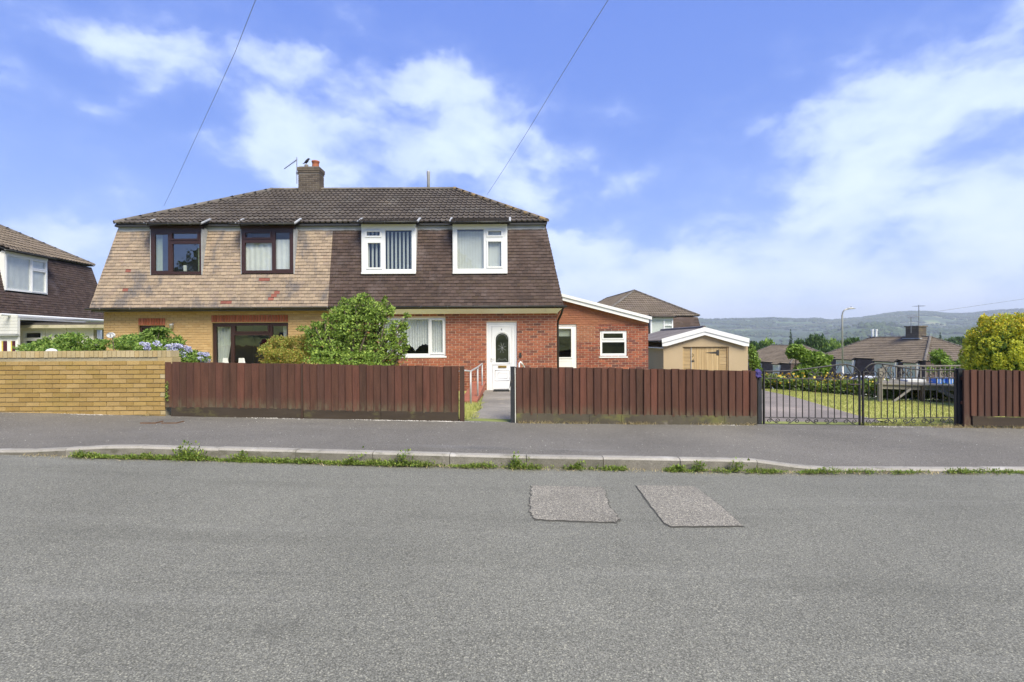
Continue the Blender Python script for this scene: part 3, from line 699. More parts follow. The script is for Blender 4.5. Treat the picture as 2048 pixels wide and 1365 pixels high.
# two small rusty covers in the pavement
for px in (303, 345):
    c = P(px, 839, 7.95); z = fz(c.x)*.8+(rz(c.x)+ups(c.x))*.2
    mb = MB(); mb.box((c.x-.12, 7.87, z-.03), (c.x+.12, 8.05, z+.006)); fr = mb.build('cover_frame', RUSTM)
    t = thing('service_cover', 'rusty-edged square cover in the pavement, %s' % ('under the end of the brick wall' if px < 320 else 'under the start of the fence'), 'manhole cover', (c.x, 7.96, z), 'service covers in the pavement')
    fr.parent = t; fr.matrix_parent_inverse = INV[t.name]
    MB().box((c.x-.11, 7.88, z+.0), (c.x+.11, 8.04, z+.009)).build('lid', PAVE, t)
# ------------------------------------------------------------------ yellow brick garden wall
X1 = P(345, 700, FY).x
t = thing('brick_wall', 'yellow brick garden wall with upright coping bricks, left of the red-brown fence', 'wall', (-9, FY, fz(-9)))
zt = P(100, 703, FY).z
fw = Face((-13, FY, zt-15*.0757-.085), (1, 0, 0), (0, 0, 1))
XE = P(331, 800, FY).x+13
mb = MB(); mb.box((-13, FY+.008, -.1), (-13+XE-.01, FY+.20, zt-.10)); mb.build('mortar_core', YMORT, t)
near = lambda v: (v-Vector((0,0,HC))).length
ends = lambda p, z: YCOPE if p > XE-.2 and random.random() < .75 and (int(z/.0757) % 2 == 0) else None
brick_face(t, 'brick', YBRICK, fw, 0, XE, -.15+.0007, 14.1*.0757, [], 330, score=near, pick=ends, bw=.213, bh=.0655, j=.0102, th=.011)
cx = -13.0; n = 0
while cx < X1-.06:
    w = .0665; mb = MB().box((0, 0, 0), (w, .215, .105)).mesh('coping')
    m_ = piece_mesh('coping', lambda: MB().box((0, 0, 0), (.0665, .222, .105)).mesh('coping_brick'))
    if not m_.materials: m_.materials.append(YCOPE)
    end = cx > P(322, 700, FY).x
    link('coping_brick', m_, None, t, Matrix.Translation((cx, FY-.008+random.uniform(-.002,.002), zt-.105+random.uniform(-.002,.002)))@Matrix.Rotation(random.uniform(-.01,.01), 4, 'Y'))
    cx += .0755
MB().box((P(316,700,FY).x, FY-.01, zt-.215), (X1, FY+.21, zt-.11)).build('end_block', YCOPE, t)
# ------------------------------------------------------------------ close-boarded fences
def fence(label, x0, x1, top, bot, gb, gm, posts=(), panel=None, first_full=False, pitch=.1195):
    t = thing('wooden_fence', label, 'fence', ((x0+x1)/2, FY, fz((x0+x1)/2)), 'red-brown board fences along the pavement')
    n = max(1, round((x1-x0)/pitch)); p = (x1-x0)/n
    for i in range(n):
        a = x0+i*p; c = a+p+.018; ta, tc_ = interp(top, a), interp(top, c); dz = random.choice([0,0,0,.004,-.006,.009])+random.uniform(-.004, .004); ba = interp(bot, (a+c)/2)+random.uniform(-.006,.006)
        if first_full and i == 0: ba = fz(a)+.02
        mb = MB(); y = FY+random.uniform(-.005,.005); y0, y1 = y-.026, y-.004
        j = random.uniform(-.007,.007); c = min(c, x1+.003)
        mb.add([(a,y1+.004,ba),(c,y1+.004,ba),(c+j,y1+.004,tc_+dz),(a+j,y1+.004,ta+dz),(a,y0,ba),(c,y1,ba),(c+j,y1,tc_+dz),(a+j,y0,ta+dz),(a+.007,y0-.003,ba),(a+.007+j,y0-.003,ta+dz)],
               [(0,1,2,3),(5,8,9,6),(8,4,7,9),(4,0,3,7),(1,5,6,2),(7,3,2,6,9),(4,8,5,1,0)])
        mb.build('fence_board', BOARD, t)
    for a, c, zt_, zb in gb:
        mb = MB(); d = random.uniform(-.004, .004)
        mb.add([(a,FY-.03+d,zb(a)),(c,FY-.03+d,zb(c)),(c,FY+.02,zb(c)),(a,FY+.02,zb(a)),(a,FY-.026+d,zt_(a)),(c,FY-.026+d,zt_(c)),(c,FY+.02,zt_(c)),(a,FY+.02,zt_(a))], [(0,3,2,1),(4,5,6,7),(0,1,5,4),(1,2,6,5),(2,3,7,6),(3,0,4,7)])
        mb.build('gravel_board', gm, t)
    for zr in (.25, .78):
        mb = MB(); za, zc = interp(bot, x0)+zr*(interp(top, x0)-interp(bot, x0)), interp(bot, x1)+zr*(interp(top, x1)-interp(bot, x1))
        mb.add([(x0,FY+.006,za),(x1,FY+.006,zc),(x1,FY+.05,zc),(x0,FY+.05,za),(x0,FY+.006,za+.06),(x1,FY+.006,zc+.06),(x1,FY+.05,zc+.04),(x0,FY+.05,za+.04)], [(0,3,2,1),(4,5,6,7),(0,1,5,4),(1,2,6,5),(2,3,7,6),(3,0,4,7)])
        mb.build('rail', BOARD, t)
    for px_, w, z1_, mm in posts:
        MB().box((px_, FY-.045, fz(px_)-.1), (px_+w, FY+.045, z1_)).build('post', mm, t)
    return t
Z = lambda px, py: P(px, py, FY).z
Xf = lambda px: P(px, 780, FY).x
L = lambda pts: [(Xf(a), Z(a, c)) for a, c in pts]
zz = lambda pts: (lambda x: interp(L(pts), x))
xa, xb, xc, xd = Xf(332), Xf(606), Xf(607.5), Xf(917)
POSTD = mat('dark_stained_post', [(.06,.035,.025),(.075,.045,.03)], .85, 3, .25, False, .4, 30, stretch=(5,5,.7))
fence('red-brown board fence bay touching the end of the yellow brick wall', xa, xb, L([(332,724.5),(606,728)]), L([(332,815),(606,818.5)]),
      [(xa+.1, xb, zz([(332,813.5),(606,817.5)]), zz([(332,836),(606,841)]))], GBOARD, [(xb-.012, .02, Z(607,727), POSTD)])
fence('red-brown board fence bay between the first bay and the garden path', xc, xd, L([(607,728.5),(917,733.5)]), L([(607,821),(917,826)]),
      [(xc+.003, Xf(762), zz([(607,819.5),(917,825)]), zz([(607,839),(917,848)])), (Xf(763), xd, zz([(607,819.5),(917,824.5)]), zz([(607,839),(917,848)]))], GBOARD, [(Xf(919.5), .075, Z(925,733), POSTD)])
xe, xg = Xf(1032), Xf(1513)
gb = []; e_ = [xe, Xf(1075), Xf(1178), Xf(1242), Xf(1345), Xf(1448), xg]
for a, c in zip(e_, e_[1:]): gb.append((a, c-.004, zz([(1032,826.5),(1513,832.5)]), zz([(1032,848),(1513,854)])))
fence('long red-brown board fence on mossy base blocks, from the garden path to the iron gates', xe, xg, L([(1032,734.5),(1513,742)]), L([(1032,829),(1513,834.5)]), gb, GCONC)
xh = Xf(1925)
fence('red-brown board fence to the right of the iron gates, below the golden conifer', xh, 10.2, L([(1925,740.5),(2200,742)]), L([(1925,832),(2200,836)]),
      [(Xf(1942), Xf(1983), zz([(1925,832),(2200,836)]), zz([(1925,851),(2200,856)])), (Xf(1983)+.004, 10.2, zz([(1925,834),(2200,838)]), zz([(1925,851),(2200,856)]))], GBOARD, first_full=True, pitch=.118)
# ------------------------------------------------------------------ gates
def spiral(c, r0, turns, a0, sg, n=20):
    return [Vector((c[0]+r0*(1-.78*i/n)*math.cos(a0+sg*turns*2*math.pi*i/n), 0, c[1]+r0*(1-.78*i/n)*math.sin(a0+sg*turns*2*math.pi*i/n))) for i in range(n+1)]
def bar(t, name, a, c, r, k=4): return MB().tube([a, c], r, k).build(name, IRON, t)
GY = 8.62
def gate(label, pxs, pxe, peak, flip):
    X = lambda px: P(px, 790, GY).x; Zg = lambda px, py: P(px, py, GY).z
    xL, xR = X(pxs), X(pxe)
    t = thing('iron_gate', label, 'gate', (xL, GY, fz(xL)), 'pair of driveway gates')
    s = (lambda u: u) if not flip else (lambda u: 1-u)   # u=0 hinge side, 1 meeting side
    x = lambda u: xL+(xR-xL)*s(u)
    zl = Zg(pxs, 758.5) ; 
    lo = lambda u: interp([(0, Zg(pxs if not flip else pxe, 848.5)), (1, Zg(pxe if not flip else pxs, 851))], u)
    l2 = lambda u: lo(u)+.112
    hi = lambda u: interp([(0, Zg(1600, 756.5)), (1, Zg(1700, 759.5))], u) if not flip else interp([(0, Zg(1905,756.5)),(1, Zg(1730,756.5))], u)
    pxm = lambda u: pxs+(pxe-pxs)*s(u)
    y = GY
    prof = [(0,743),(.15,743),(.3,741.5),(.5,737),(.68,732.5),(.80,729.5),(.86,729.2),(.92,731.5),(.97,737),(1,745)] if not flip else [(0,740.5),(.3,741),(.45,739),(.6,734.5),(.75,729.5),(.84,727),(.9,728),(.95,732),(1,743)]
    tp = lambda u: Zg(pxm(u), interp(prof, u))
    us = lin(0, 1, 31)
    MB().tube([(x(u), y, tp(u)) for u in us], .012, 6).build('top_rail', GALV if False else IRON, t, True)
    for f, nm in ((hi, 'middle_rail'), (l2, 'lower_rail'), (lo, 'bottom_rail')): bar(t, nm, (x(0), y, f(0)), (x(1), y, f(1)), .010)
    bar(t, 'stile', (x(0), y, lo(0)-.02), (x(0), y, tp(0)+.01), .019); bar(t, 'stile', (x(1), y, lo(1)-.03), (x(1), y, tp(1)+.01), .019)
    n = 14
    for i in range(1, n+1):
        u = i/(n+1)+.004; bar(t, 'bar', (x(u), y, l2(u)), (x(u), y, hi(u)), .0082)
    W_ = abs(xR-xL); k = 5
    for i in range(k):
        ua, ub = i/k, (i+1)/k; up = i % 2 == 0
        pa, pb = Vector((x(ua), 0, lo(ua))), Vector((x(ub), 0, lo(ub)))
        for uu, sgn in ((ua+.052, 1), (ub-.052, -1)):
            zc = lo(uu)+.062; cc = (x(uu), zc); r_ = .042
            d = 1 if (sgn > 0) != flip else -1
            sp_ = spiral((x(uu), zc), r_, 1.3, math.pi/2 if up == (sgn > 0) else -math.pi/2, d*(1 if up == (sgn > 0) else -1)*-1)
            far_ = Vector((x((ua+ub)/2), 0, lo((ua+ub)/2)+.055))
            pts = [far_, far_.lerp(sp_[0], .55)+Vector((0,0,.012 if sp_[0].z > far_.z else -.012))]+sp_
            MB().tube([(p.x, y, p.z) for p in pts], .0078, 4).build('scroll', IRON, t)
    # scrolls between middle rail and arched top rail
    for u, hgt, sg in ((.06,.05,1),(.13,.05,-1),(.26,.05,1),(.5,.06,-1),(.58,.065,1),(.70,.065,-1),(.80,.085,1),(.88,.085,-1),(.955,.05,1)):
        r_ = min(.062, (tp(u)-hi(u))*.42); zc = hi(u)+r_+.008
        sp_ = spiral((x(u), zc), r_, 1.25, -math.pi/2, sg*(1 if not flip else -1))
        end = Vector((x(min(1, max(0, u-sg*.09))), 0, (hi(u)+.005) if u < .4 else tp(min(1,max(0,u-sg*.09)))-.008))
        MB().tube([(p.x, y, p.z) for p in [end, end.lerp(sp_[0], .5)+Vector((0,0,-.008))]+sp_], .0072, 4).build('scroll', IRON, t)
    return t, x, tp, hi
g1, *_ = gate('left leaf of the black wrought-iron driveway gates, with the latch on its meeting edge', 1527.5, 1719, 0, False)
xl = P(1716, 769, GY); MB().box((xl.x-.16, GY-.03, xl.z-.008), (xl.x+.05, GY-.012, xl.z+.012)).tube([(xl.x-.16,GY-.02,xl.z),(xl.x-.2,GY-.02,xl.z+.04)], .008, 5).build('latch', IRON, g1)
gate('right leaf of the black wrought-iron driveway gates, hinged on the post by the right fence', 1726, 1911, 0, True)
def gpost(px0, px1, py, label, y=GY, h0=None):
    a, c = P(px0, 800, y), P(px1, 800, y); z1_ = P((px0+px1)/2, py, y).z; w = c.x-a.x
    t = thing('gate_post', label, 'post', ((a.x+c.x)/2, y, fz(a.x)), 'black gate posts')
    MB().box((a.x, y-w/2, fz(a.x)-.1), (c.x, y+w/2, z1_)).build('shaft', POSTM, t)
    MB().box((a.x-.004, y-w/2-.004, z1_), (c.x+.004, y+w/2+.004, z1_+.012)).build('cap', POSTM, t)
    return t
gpost(1514.5, 1522, 741, 'slim black gate post at the right end of the long fence, violet cloth over it')
gpost(1912.5, 1924, 739, 'thick black gate post against the right fence')
bp = gpost(1021, 1029.5, 735, 'black gate post at the front path, left end of the long fence', 8.56)
MB().box((P(1030,800,FY).x, FY-.02, fz(0)), (P(1031.2,800,FY).x, FY+.03, Z(1031,737))).build('pale_strip', CREAM, bp)
# the open front path gate, seen edge on
t = thing('iron_gate', 'black iron garden gate swung open beside the front path, seen edge-on', 'gate', (.02, 8.7, .12))
gx = .018
for y_ in (8.68, 9.5): MB().tube([(gx+ (y_-8.68)*.06, y_, .17), (gx+(y_-8.68)*.06, y_, 1.02)], .014, 4).build('stile', IRON, t)
for z_ in (.22, .9, 1.0): MB().tube([(gx, 8.68, z_), (gx+.05, 9.5, z_)], .009, 4).build('rail', IRON, t)
for i in range(1, 7): MB().tube([(gx+.05*i/7, 8.68+.82*i/7, .22), (gx+.05*i/7, 8.68+.82*i/7, .9)], .007, 4).build('bar', IRON, t)
MB().box((gx-.045, 8.52, .80), (gx-.01, 8.66, .86)).tube([(gx-.045,8.56,.84),(gx-.06,8.54,.72)], .006, 5).build('latch', IRON, t)
# violet cloth on the gate post
c = P(1517, 748, 8.52); vs = []
me = foliage('x', [(c.x, c.y+.02, c.z, .05, .05, .065)], 60, .07, PURP, None, .8, 1.0, seed=3, mesh_only=True)
mb = MB(); mb.lathe([(.01,.075),(.045,.066),(.06,.03),(.052,-.02),(.06,-.055),(.03,-.07)], (c.x, c.y+.03, c.z), 10)
mb.v = [(x+.012*math.sin(z*90+x*60), y, z+.01*math.sin(x*80)) for x, y, z in mb.v]
tag(mb.build('cloth', PURP), 'crumpled violet cloth draped on the slim gate post', 'cloth')
# ------------------------------------------------------------------ the semi-detached pair (local axes: x along the street, front wall y=0)
HX, HY, HZ = -5.5, 15.5, -.03
WB, WT = 7.03, 6.54            # half widths of the tiled storey, bottom and top
ZB, ZT, YB, YT = 2.58, 5.06, -.3, .2
DEP = 7.1
S_ = math.hypot(YT-YB, ZT-ZB); SV = (ZT-ZB)/S_
def LX(px, Y=HY): return P(px, 600, Y).x-HX
def LZ(px, py, Y=HY): return P(px, py, Y).z-HZ
def shell(root, s, tm, rm, tparts, rparts, fronts, tstyle=.165, side=True, score=None, pick=None, back=True, party=True, ridge=True, gut=BLACKP, cut0=0.):
    """one half of the tiled upper storey and roof; s=-1 left half, +1 right half. fronts: window rects (x0,x1,z0,z1) local"""
    rev = s < 0
    a, c = (cut0, s*WB) if not rev else (s*WB, cut0); at, ct = (cut0, s*WT) if not rev else (s*WT, cut0)
    holes = [(h[0]-a, h[1]-a, (h[2]-ZB)/SV, (h[3]-ZB)/SV) for h in fronts]
    # backing
    mb = MB(); fb = Face((a, YB+.01, ZB), (1,0,0), (0, YT-YB, ZT-ZB))
    H = S_
    for p, q, z0, z1 in cells(0, c-a, 0, H, holes):
        eL = lambda v: max(p, (at-a)*v/H) ; eR = lambda v: min(q, (c-a)+(ct-c)*v/H)
        mb.add([fb.p(eL(z0), z0), fb.p(eR(z0), z0), fb.p(eR(z1), z1), fb.p(eL(z1), z1)], [(0,1,2,3)])
        mb.add([fb.p(eL(z0), z0, -.12), fb.p(eR(z0), z0, -.12), fb.p(eR(z1), z1, -.12), fb.p(eL(z1), z1, -.12)], [(3,2,1,0)])
    x1_, x2_ = s*(WB-.01), s*(WT-.01); yb2, yt2 = DEP+.3, DEP-.2
    o = 1 if s > 0 else -1
    sd = [(x1_, YB+.01, ZB), (x1_, yb2, ZB), (x2_, yt2, ZT), (x2_, YT+.01, ZT)]; mb.add(sd if s > 0 else sd[::-1], [(0,1,2,3)])
    bk = [(c, yb2, ZB), (a, yb2, ZB), (at, yt2, ZT), (ct, yt2, ZT)]; mb.add(bk, [(0,1,2,3)])
    mb.build('tile_backing', ROOMD, root)
    tile_face(root, 'wall_tile', tm, (a, YB, ZB), (c, YB, ZB), (at, YT, ZT), (ct, YT, ZT), tstyle, .1, tparts, holes=holes, score=score, mass='wall_tile_mass', pick=pick)
    if side:
        if s > 0: q = ((WB,YB,ZB),(WB,DEP+.3,ZB),(WT,YT,ZT),(WT,DEP-.2,ZT))
        else: q = ((-WB,DEP+.3,ZB),(-WB,YB,ZB),(-WT,DEP-.2,ZT),(-WT,YT,ZT))
        tile_face(root, 'wall_tile', tm, *q, tstyle, .1, 0, mass='side_wall_tile_mass')
    if back:
        tile_face(root, 'wall_tile', tm, (c,DEP+.3,ZB),(a,DEP+.3,ZB),(ct,DEP-.2,ZT),(at,DEP-.2,ZT), .33, .2, 0, mass='rear_wall_tile_mass', th=.02)
    # roof
    E, ZE, ZRR, RY, RXH = WT+.04, 5.14, 7.16, 3.55, 3.4
    ea, ec = (cut0, s*E) if not rev else (s*E, cut0); ra, rc = (cut0, s*RXH) if not rev else (s*RXH, cut0)
    mb = MB()
    f = [(ea,.08,ZE),(ec,.08,ZE),(rc,RY,ZRR),(ra,RY,ZRR)]; mb.add(f, [(0,1,2,3)])
    f = [(ec,7.02,ZE),(ea,7.02,ZE),(ra,RY,ZRR),(rc,RY,ZRR)]; mb.add(f, [(0,1,2,3)])
    f = [(s*E,.08,ZE),(s*E,7.02,ZE),(s*RXH,RY,ZRR)]; mb.add(f if s > 0 else f[::-1], [(0,1,2)])
    f = [(ea,.08,ZE-.01),(ec,.08,ZE-.01),(ec,7.02,ZE-.01),(ea,7.02,ZE-.01)]; mb.add(f, [(3,2,1,0)])
    mb.build('roof_deck', ROOMD, root)
    tile_face(root, 'roof_tile', rm, (ea,.06,ZE+.012),(ec,.06,ZE+.012),(ra,RY,ZRR+.02),(rc,RY,ZRR+.02), .33, .305, rparts, style='roll', score=score, mass='roof_tile_mass', lens=1.1)
    if s > 0: q = ((E,.08,ZE+.012),(E,7.02,ZE+.012),(RXH,RY,ZRR+.02),(RXH,RY+.001,ZRR+.02))
    else: q = ((-E,7.02,ZE+.012),(-E,.08,ZE+.012),(-RXH,RY,ZRR+.02),(-RXH,RY-.001,ZRR+.02))
    if s > 0: tile_face(root, 'roof_tile', rm, q[0], q[1], q[2], q[2], .33, .305, 0, style='roll', mass='side_roof_tile_mass', lens=1.1)
    else: tile_face(root, 'roof_tile', rm, q[0], q[1], q[2], q[2], .33, .305, 0, style='roll', mass='side_roof_tile_mass', lens=1.1)
    tile_face(root, 'roof_tile', rm, (ec,7.04,ZE+.012),(ea,7.04,ZE+.012),(rc,RY,ZRR+.02),(ra,RY,ZRR+.02), .33, .305, 0, style='roll', mass='rear_roof_tile_mass', lens=1.1)
    if ridge:
        def run(p, q, n_):
            p, q = Vector(p), Vector(q); L_ = (q-p).length; k = max(1, int(L_/.45)); d = (q-p)/k
            for i in range(k):
                r_ = .105 if L_ < 6 else .11
                A, B = p+d*i, p+d*(i+1.04); B.z += .006
                X_ = d.normalized().cross(Vector((0,0,1))).normalized(); Zq = X_.cross(d.normalized())
                mb = MB(); vs = []
                for Q, rr in ((A, r_), (B, r_*.94)):
                    for j in range(7):
                        t_ = math.pi*(j/6)*1.1-.05*math.pi; vs.append(Q+X_*math.cos(t_)*rr+Zq*(math.sin(t_)*rr*.75-.02))
                mb.add(vs, [(j, j+1, 8+j, 7+j) for j in range(6)]+[tuple(range(6,-1,-1)), tuple(range(7,14))]); mb.build(n_, RIDGEL if (n_ == 'hip_tile' and root.name.startswith('semi') and s > 0) else RIDGE, root, False)
        run((ra, RY, ZRR+.05), (rc, RY, ZRR+.05), 'ridge_tile')
        run((s*E, .06, ZE+.06), (s*RXH, RY, ZRR+.06), 'hip_tile')
        run((s*E, 7.04, ZE+.06), (s*RXH, RY, ZRR+.06), 'hip_tile')
def gutter(root, p, q, m, r=.055, name='gutter', brackets=0, nr=(0,-1,0)):
    p, q = Vector(p), Vector(q); nr = Vector(nr); k = 8; mb = MB(); vs = []
    for Q in (p, q):
        for j in range(k+1):
            t_ = math.pi*j/k; vs.append(Q+nr*math.cos(t_)*-r+Vector((0,0,-math.sin(t_)*r)))
        for j in range(k+1):
            t_ = math.pi*(k-j)/k; vs.append(Q+nr*math.cos(t_)*-(r-.006)+Vector((0,0,-math.sin(t_)*(r-.006)+.002)))
    n = 2*(k+1); mb.add(vs, [(j, (j+1) % n, n+(j+1) % n, n+j) for j in range(n)]+[tuple(reversed(range(n))), tuple(range(n, 2*n))])
    d = (q-p).normalized()
    for i in range(brackets):
        c = p.lerp(q, (i+.5)/brackets); mb.box((c.x-.012, c.y-r-.008, c.z-r-.008), (c.x+.012, c.y+r, c.z+.008))
    return mb.build(name, m, root, True)
def dormer(root, x0, x1, z0, z1, fm, cheekm, lights, rm, lab=None, glass=None, sill=None, room=ROOM, gm=BLACKP, detail=True):
    yw = YB+(z0-ZB)/(ZT-ZB)*(YT-YB)-.035
    fc = Face((0, yw, 0), (1,0,0), (0,0,1))
    w = window(root, fc, x0, x1, z0, z1, fm, lights, 0, sill=sill, room=room, label=lab, glass=glass or GLASS)
    ys = lambda z: YB+(z-ZB)/(ZT-ZB)*(YT-YB)
    for x, sg in ((x0, -1), (x1, 1)):
        mb = MB(); xx = x if sg > 0 else x-.03
        zt2 = z1+.05
        mb.prism([(xx, yw+.01, z0-.01), (xx, ys(z0)+.03, z0-.01), (xx, ys(zt2)+.05, zt2), (xx, yw+.01, zt2)], (.03, 0, 0)); mb.build('dormer_cheek', cheekm, root)
    MB().box((x0-.03, yw-.01, z1+.002), (x1+.03, yw+.12, z1+.09)).build('head_board', cheekm if cheekm != LEAD else fm, root)
    # little tiled roof that carries the main slope on over the window
    zf = z1+.115; yf = yw-.16; zm = 5.14+.03; ym = .14
    pts = [(x0-.13, yf, zf), (x1+.13, yf, zf), (x1+.13, ym, zm+.06), (x0-.13, ym, zm+.06)]
    MB().prism(pts, (0, .0, -.03)).build('dormer_deck', BLACKP, root)
    tile_face(root, 'dormer_roof_tile', rm, (x0-.06, yf-.02, zf+.01), (x1+.08, yf-.02, zf+.01), (x0-.06, ym, zm+.07), (x1+.08, ym, zm+.07), .33, .2, 20 if detail else 0, style='roll', mass='dormer_tile_mass')
    if detail:
        for x in (x0-.115, x1+.085):
            MB().prism([(x, yf+.02, zf+.015), (x+.06, yf+.02, zf+.015), (x+.06, ym+.02, zm+.12), (x, ym+.02, zm+.12)], (0, 0, .035)).build('verge_flashing', LEAD, root)
    gutter(root, (x0-.26, yf-.06, zf-.0), (x1+.14, yf-.06, zf+.005), gm, .05, 'dormer_gutter', 3)
    return w, fc
# ---- left house: buff
LH = thing('semi_detached_house', 'left half of the semi-detached pair, buff tiles and brick with brown windows', 'house', (0,0,0), None, world=False)
RH = thing('semi_detached_house', 'right half of the semi-detached pair, dark brown tiles over red brick, white door', 'house', (0,0,0), None, world=False)
def loc(px, py, Y): q = P(px, py, Y); return (q.x-HX, q.z-HZ)
YW = 15.36
def R4(px0, px1, py0, py1, Y=YW): a = loc(px0, py1, Y); c = loc(px1, py0, Y); return (a[0], c[0], a[1], c[1])
W1 = R4(301.5, 401.5, 458, 549.5); W2 = R4(482.7, 586, 458, 547.5); W3 = R4(724.7, 829.3, 454.5, 545.5); W4 = R4(907.5, 1012.4, 454.5, 545)
wh = lambda w: (w[0]-.02, w[1]+.02, w[2]-.06, w[3]+.14)
camL = Vector((-HX, -HY, HC-HZ))
PARTY = LX(658.5, 15.3)
reds = [loc(255,547,15.4), loc(252,540,15.4), loc(262,541,15.4), loc(253,583,15.3), loc(552,592,15.3), loc(545,600,15.3), loc(556,587,15.3), loc(525,557,15.35), loc(446,605,15.2), loc(455,604,15.2), loc(532,557,15.35)]
def pick(v):
    for x, z in reds:
        if abs(v.x+.08-x) < .07 and abs(v.z+.05-z) < .05: return TRED
    return None
def scoreL(v): return 0 if pick(v) else abs(v.x-PARTY)
shell(LH, -1, TBUFF, TROOF, 300, 290, [wh(W1), wh(W2)], score=lambda v: 0 if pick(v) else abs(v.x+4)+.3*abs(v.z-4), pick=pick, cut0=PARTY, side=True)
shell(RH, 1, TBROWN, TROOF, 300, 290, [wh(W3), wh(W4)], score=lambda v: abs(v.x-3.5)+.3*abs(v.z-4), cut0=PARTY)
MB().box((PARTY-.04, YB-.02, ZB-.02), (PARTY+.03, YB+.02, ZB+.0)).build('verge_strip', LEAD, LH)
# top flashing under the main eaves
for root, a, c in ((LH, -WT+.02, PARTY), (RH, PARTY, WT-.02)):
    MB().box((a, YT-.045, ZT-.13), (c, YT-.0, ZT+.005)).build('eaves_flashing', LEAD, root)
    MB().box((a-(.04 if root is LH else 0), YT-.14, ZT+.006), (c+(.04 if root is RH else 0), YT+.02, ZT+.06)).build('eaves_board', BLACKP, root)
def q4(px0, px1, py0, py1, op=False): r_ = R4(px0, px1, py0, py1); return (*r_, op)
z2 = lambda x: 180+x/3.792
zy2 = lambda y: 300+y/3.792
w, fc = dormer(LH, *W1, BUPVC, LEAD, [q4(z2(490),z2(590),zy2(640),zy2(918)), q4(z2(622),z2(815),zy2(632),zy2(675),True), q4(z2(625),z2(828),zy2(712),zy2(924))], TROOF, 'brown-framed upstairs window with a pale green curtain', glass=GLASSR, gm=BLACKP)
drape(w, fc, W1[0]+.08, W1[0]+.27, W1[2]+.1, W1[3]-.1, -.13, GREENC, 4, .02)
drape(w, fc, W1[1]-.16, W1[1]-.06, W1[2]+.1, W1[3]-.1, -.13, GREENC, 3, .02)
MB().tube([fc.p(W1[0]+.9, W1[2]+.12, -.2), fc.p(W1[0]+.9, W1[2]+.3, -.2)], .05, 8).build('ornament', WHITEP, w)
w, fc = dormer(LH, *W2, BUPVC, LEAD, [q4(z2(1178),z2(1366),zy2(630),zy2(666),True), q4(z2(1175),z2(1378),zy2(704),zy2(915)), q4(z2(1405),z2(1512),zy2(626),zy2(905))], TROOF, 'brown-framed upstairs window behind a plain white net')
drape(w, fc, W2[0]+.06, W2[1]-.06, W2[2]+.1, W2[3]-.3, -.1, NET, 9, .008)
z3 = lambda x: 640+x/4.014
zy3 = lambda y: 320+y/4.014
w, fc = dormer(RH, *W3, UPVC, UPVC, [q4(z3(374),z3(480),zy3(576),zy3(610),True), q4(z3(384),z3(486),zy3(667),zy3(865),True), q4(z3(524),z3(735),zy3(564),zy3(878))], TROOF, 'white upstairs window with open vertical blinds', sill=.04, room=ROOMD)
slats(w, fc, W3[0]+.1, W3[1]-.06, W3[2]+.09, W3[3]-.12, -.12, BLINDG, .118, .30, .066)
w, fc = dormer(RH, *W4, UPVC, UPVC, [q4(z3(1102),z3(1313),zy3(556),zy3(874)), q4(z3(1350),z3(1455),zy3(571),zy3(606),True), q4(z3(1350),z3(1455),zy3(656),zy3(856),True)], TROOF, 'white upstairs window with closed vertical blinds', sill=.04)
slats(w, fc, W4[0]+.06, W4[1]-.06, W4[2]+.08, W4[3]-.1, -.11, BLIND, .083, .42, .092)
# ---- ground floor walls
ZW = 2.50
FW = Face((0,0,0), (1,0,0), (0,0,1))
z4 = lambda x: 180+x/4.267
zy4 = lambda y: 590+y/4.267
G = lambda px0, px1, py0, py1, Y=15.5: (lambda a, c: (a[0], c[0], a[1], c[1]))(loc(px0, py1, Y), loc(px1, py0, Y))
PW = G(z4(1040), z4(1690), zy4(237), 775); PWs = G(z4(1035), z4(1690), zy4(172), zy4(233))
SW = G(z4(412), z4(642), zy4(262), 745); SWs = G(z4(412), z4(642), zy4(200), zy4(260))
xl_, xr_ = -6.86, PARTY
FWL = Face((xl_, 0, -.25), (1,0,0), (0,0,1)); sh = lambda h, f: (h[0]-f.O.x, h[1]-f.O.x, h[2]-f.O.z, h[3]-f.O.z)
holesL = [sh(PW, FWL), sh(SW, FWL)]
wall('wall', LH, FWL, 0, xr_-xl_, 0, ZW+.25, holesL, BMORT, .25, -.012)
brick_face(LH, 'brick', BUFF, FWL, 0, xr_-xl_, .0, ZW+.25, holesL+[sh((PWs[0],PWs[1],PWs[2]-.02,PWs[3]), FWL), sh((SWs[0],SWs[1],SWs[2]-.02,SWs[3]), FWL)], 290, score=lambda v: abs(v.z-1.9)*3+abs(v.x+4), mass='brick_mass', th=.0, bw=.217, bh=.0675, j=.0078) if False else \
brick_face(LH, 'brick', BUFF, Face(FWL.p(0,0,-.012), (1,0,0), (0,0,1)), 0, xr_-xl_, .0, ZW+.25, holesL+[sh((PWs[0],PWs[1],PWs[2]-.02,PWs[3]), FWL), sh((SWs[0],SWs[1],SWs[2]-.02,SWs[3]), FWL)], 290, score=lambda v: abs(v.z-1.9)*3+abs(v.x+4), mass='brick_mass', th=.012)
for h in (PWs, SWs):
    n = int(round((h[1]-h[0])/.083)); p = (h[1]-h[0])/n
    for i in range(n):
        me = piece_mesh('sold%.3f%.3f' % (p, h[3]-h[2]), lambda: MB().box((0,0,0), (p-.018, .03, h[3]-h[2])).mesh('lintel_brick'))
        if not me.materials: me.materials.append(SOLD)
        link('lintel_brick', me, None, LH, Matrix.Translation((h[0]+i*p+.009, -.008, h[2])))
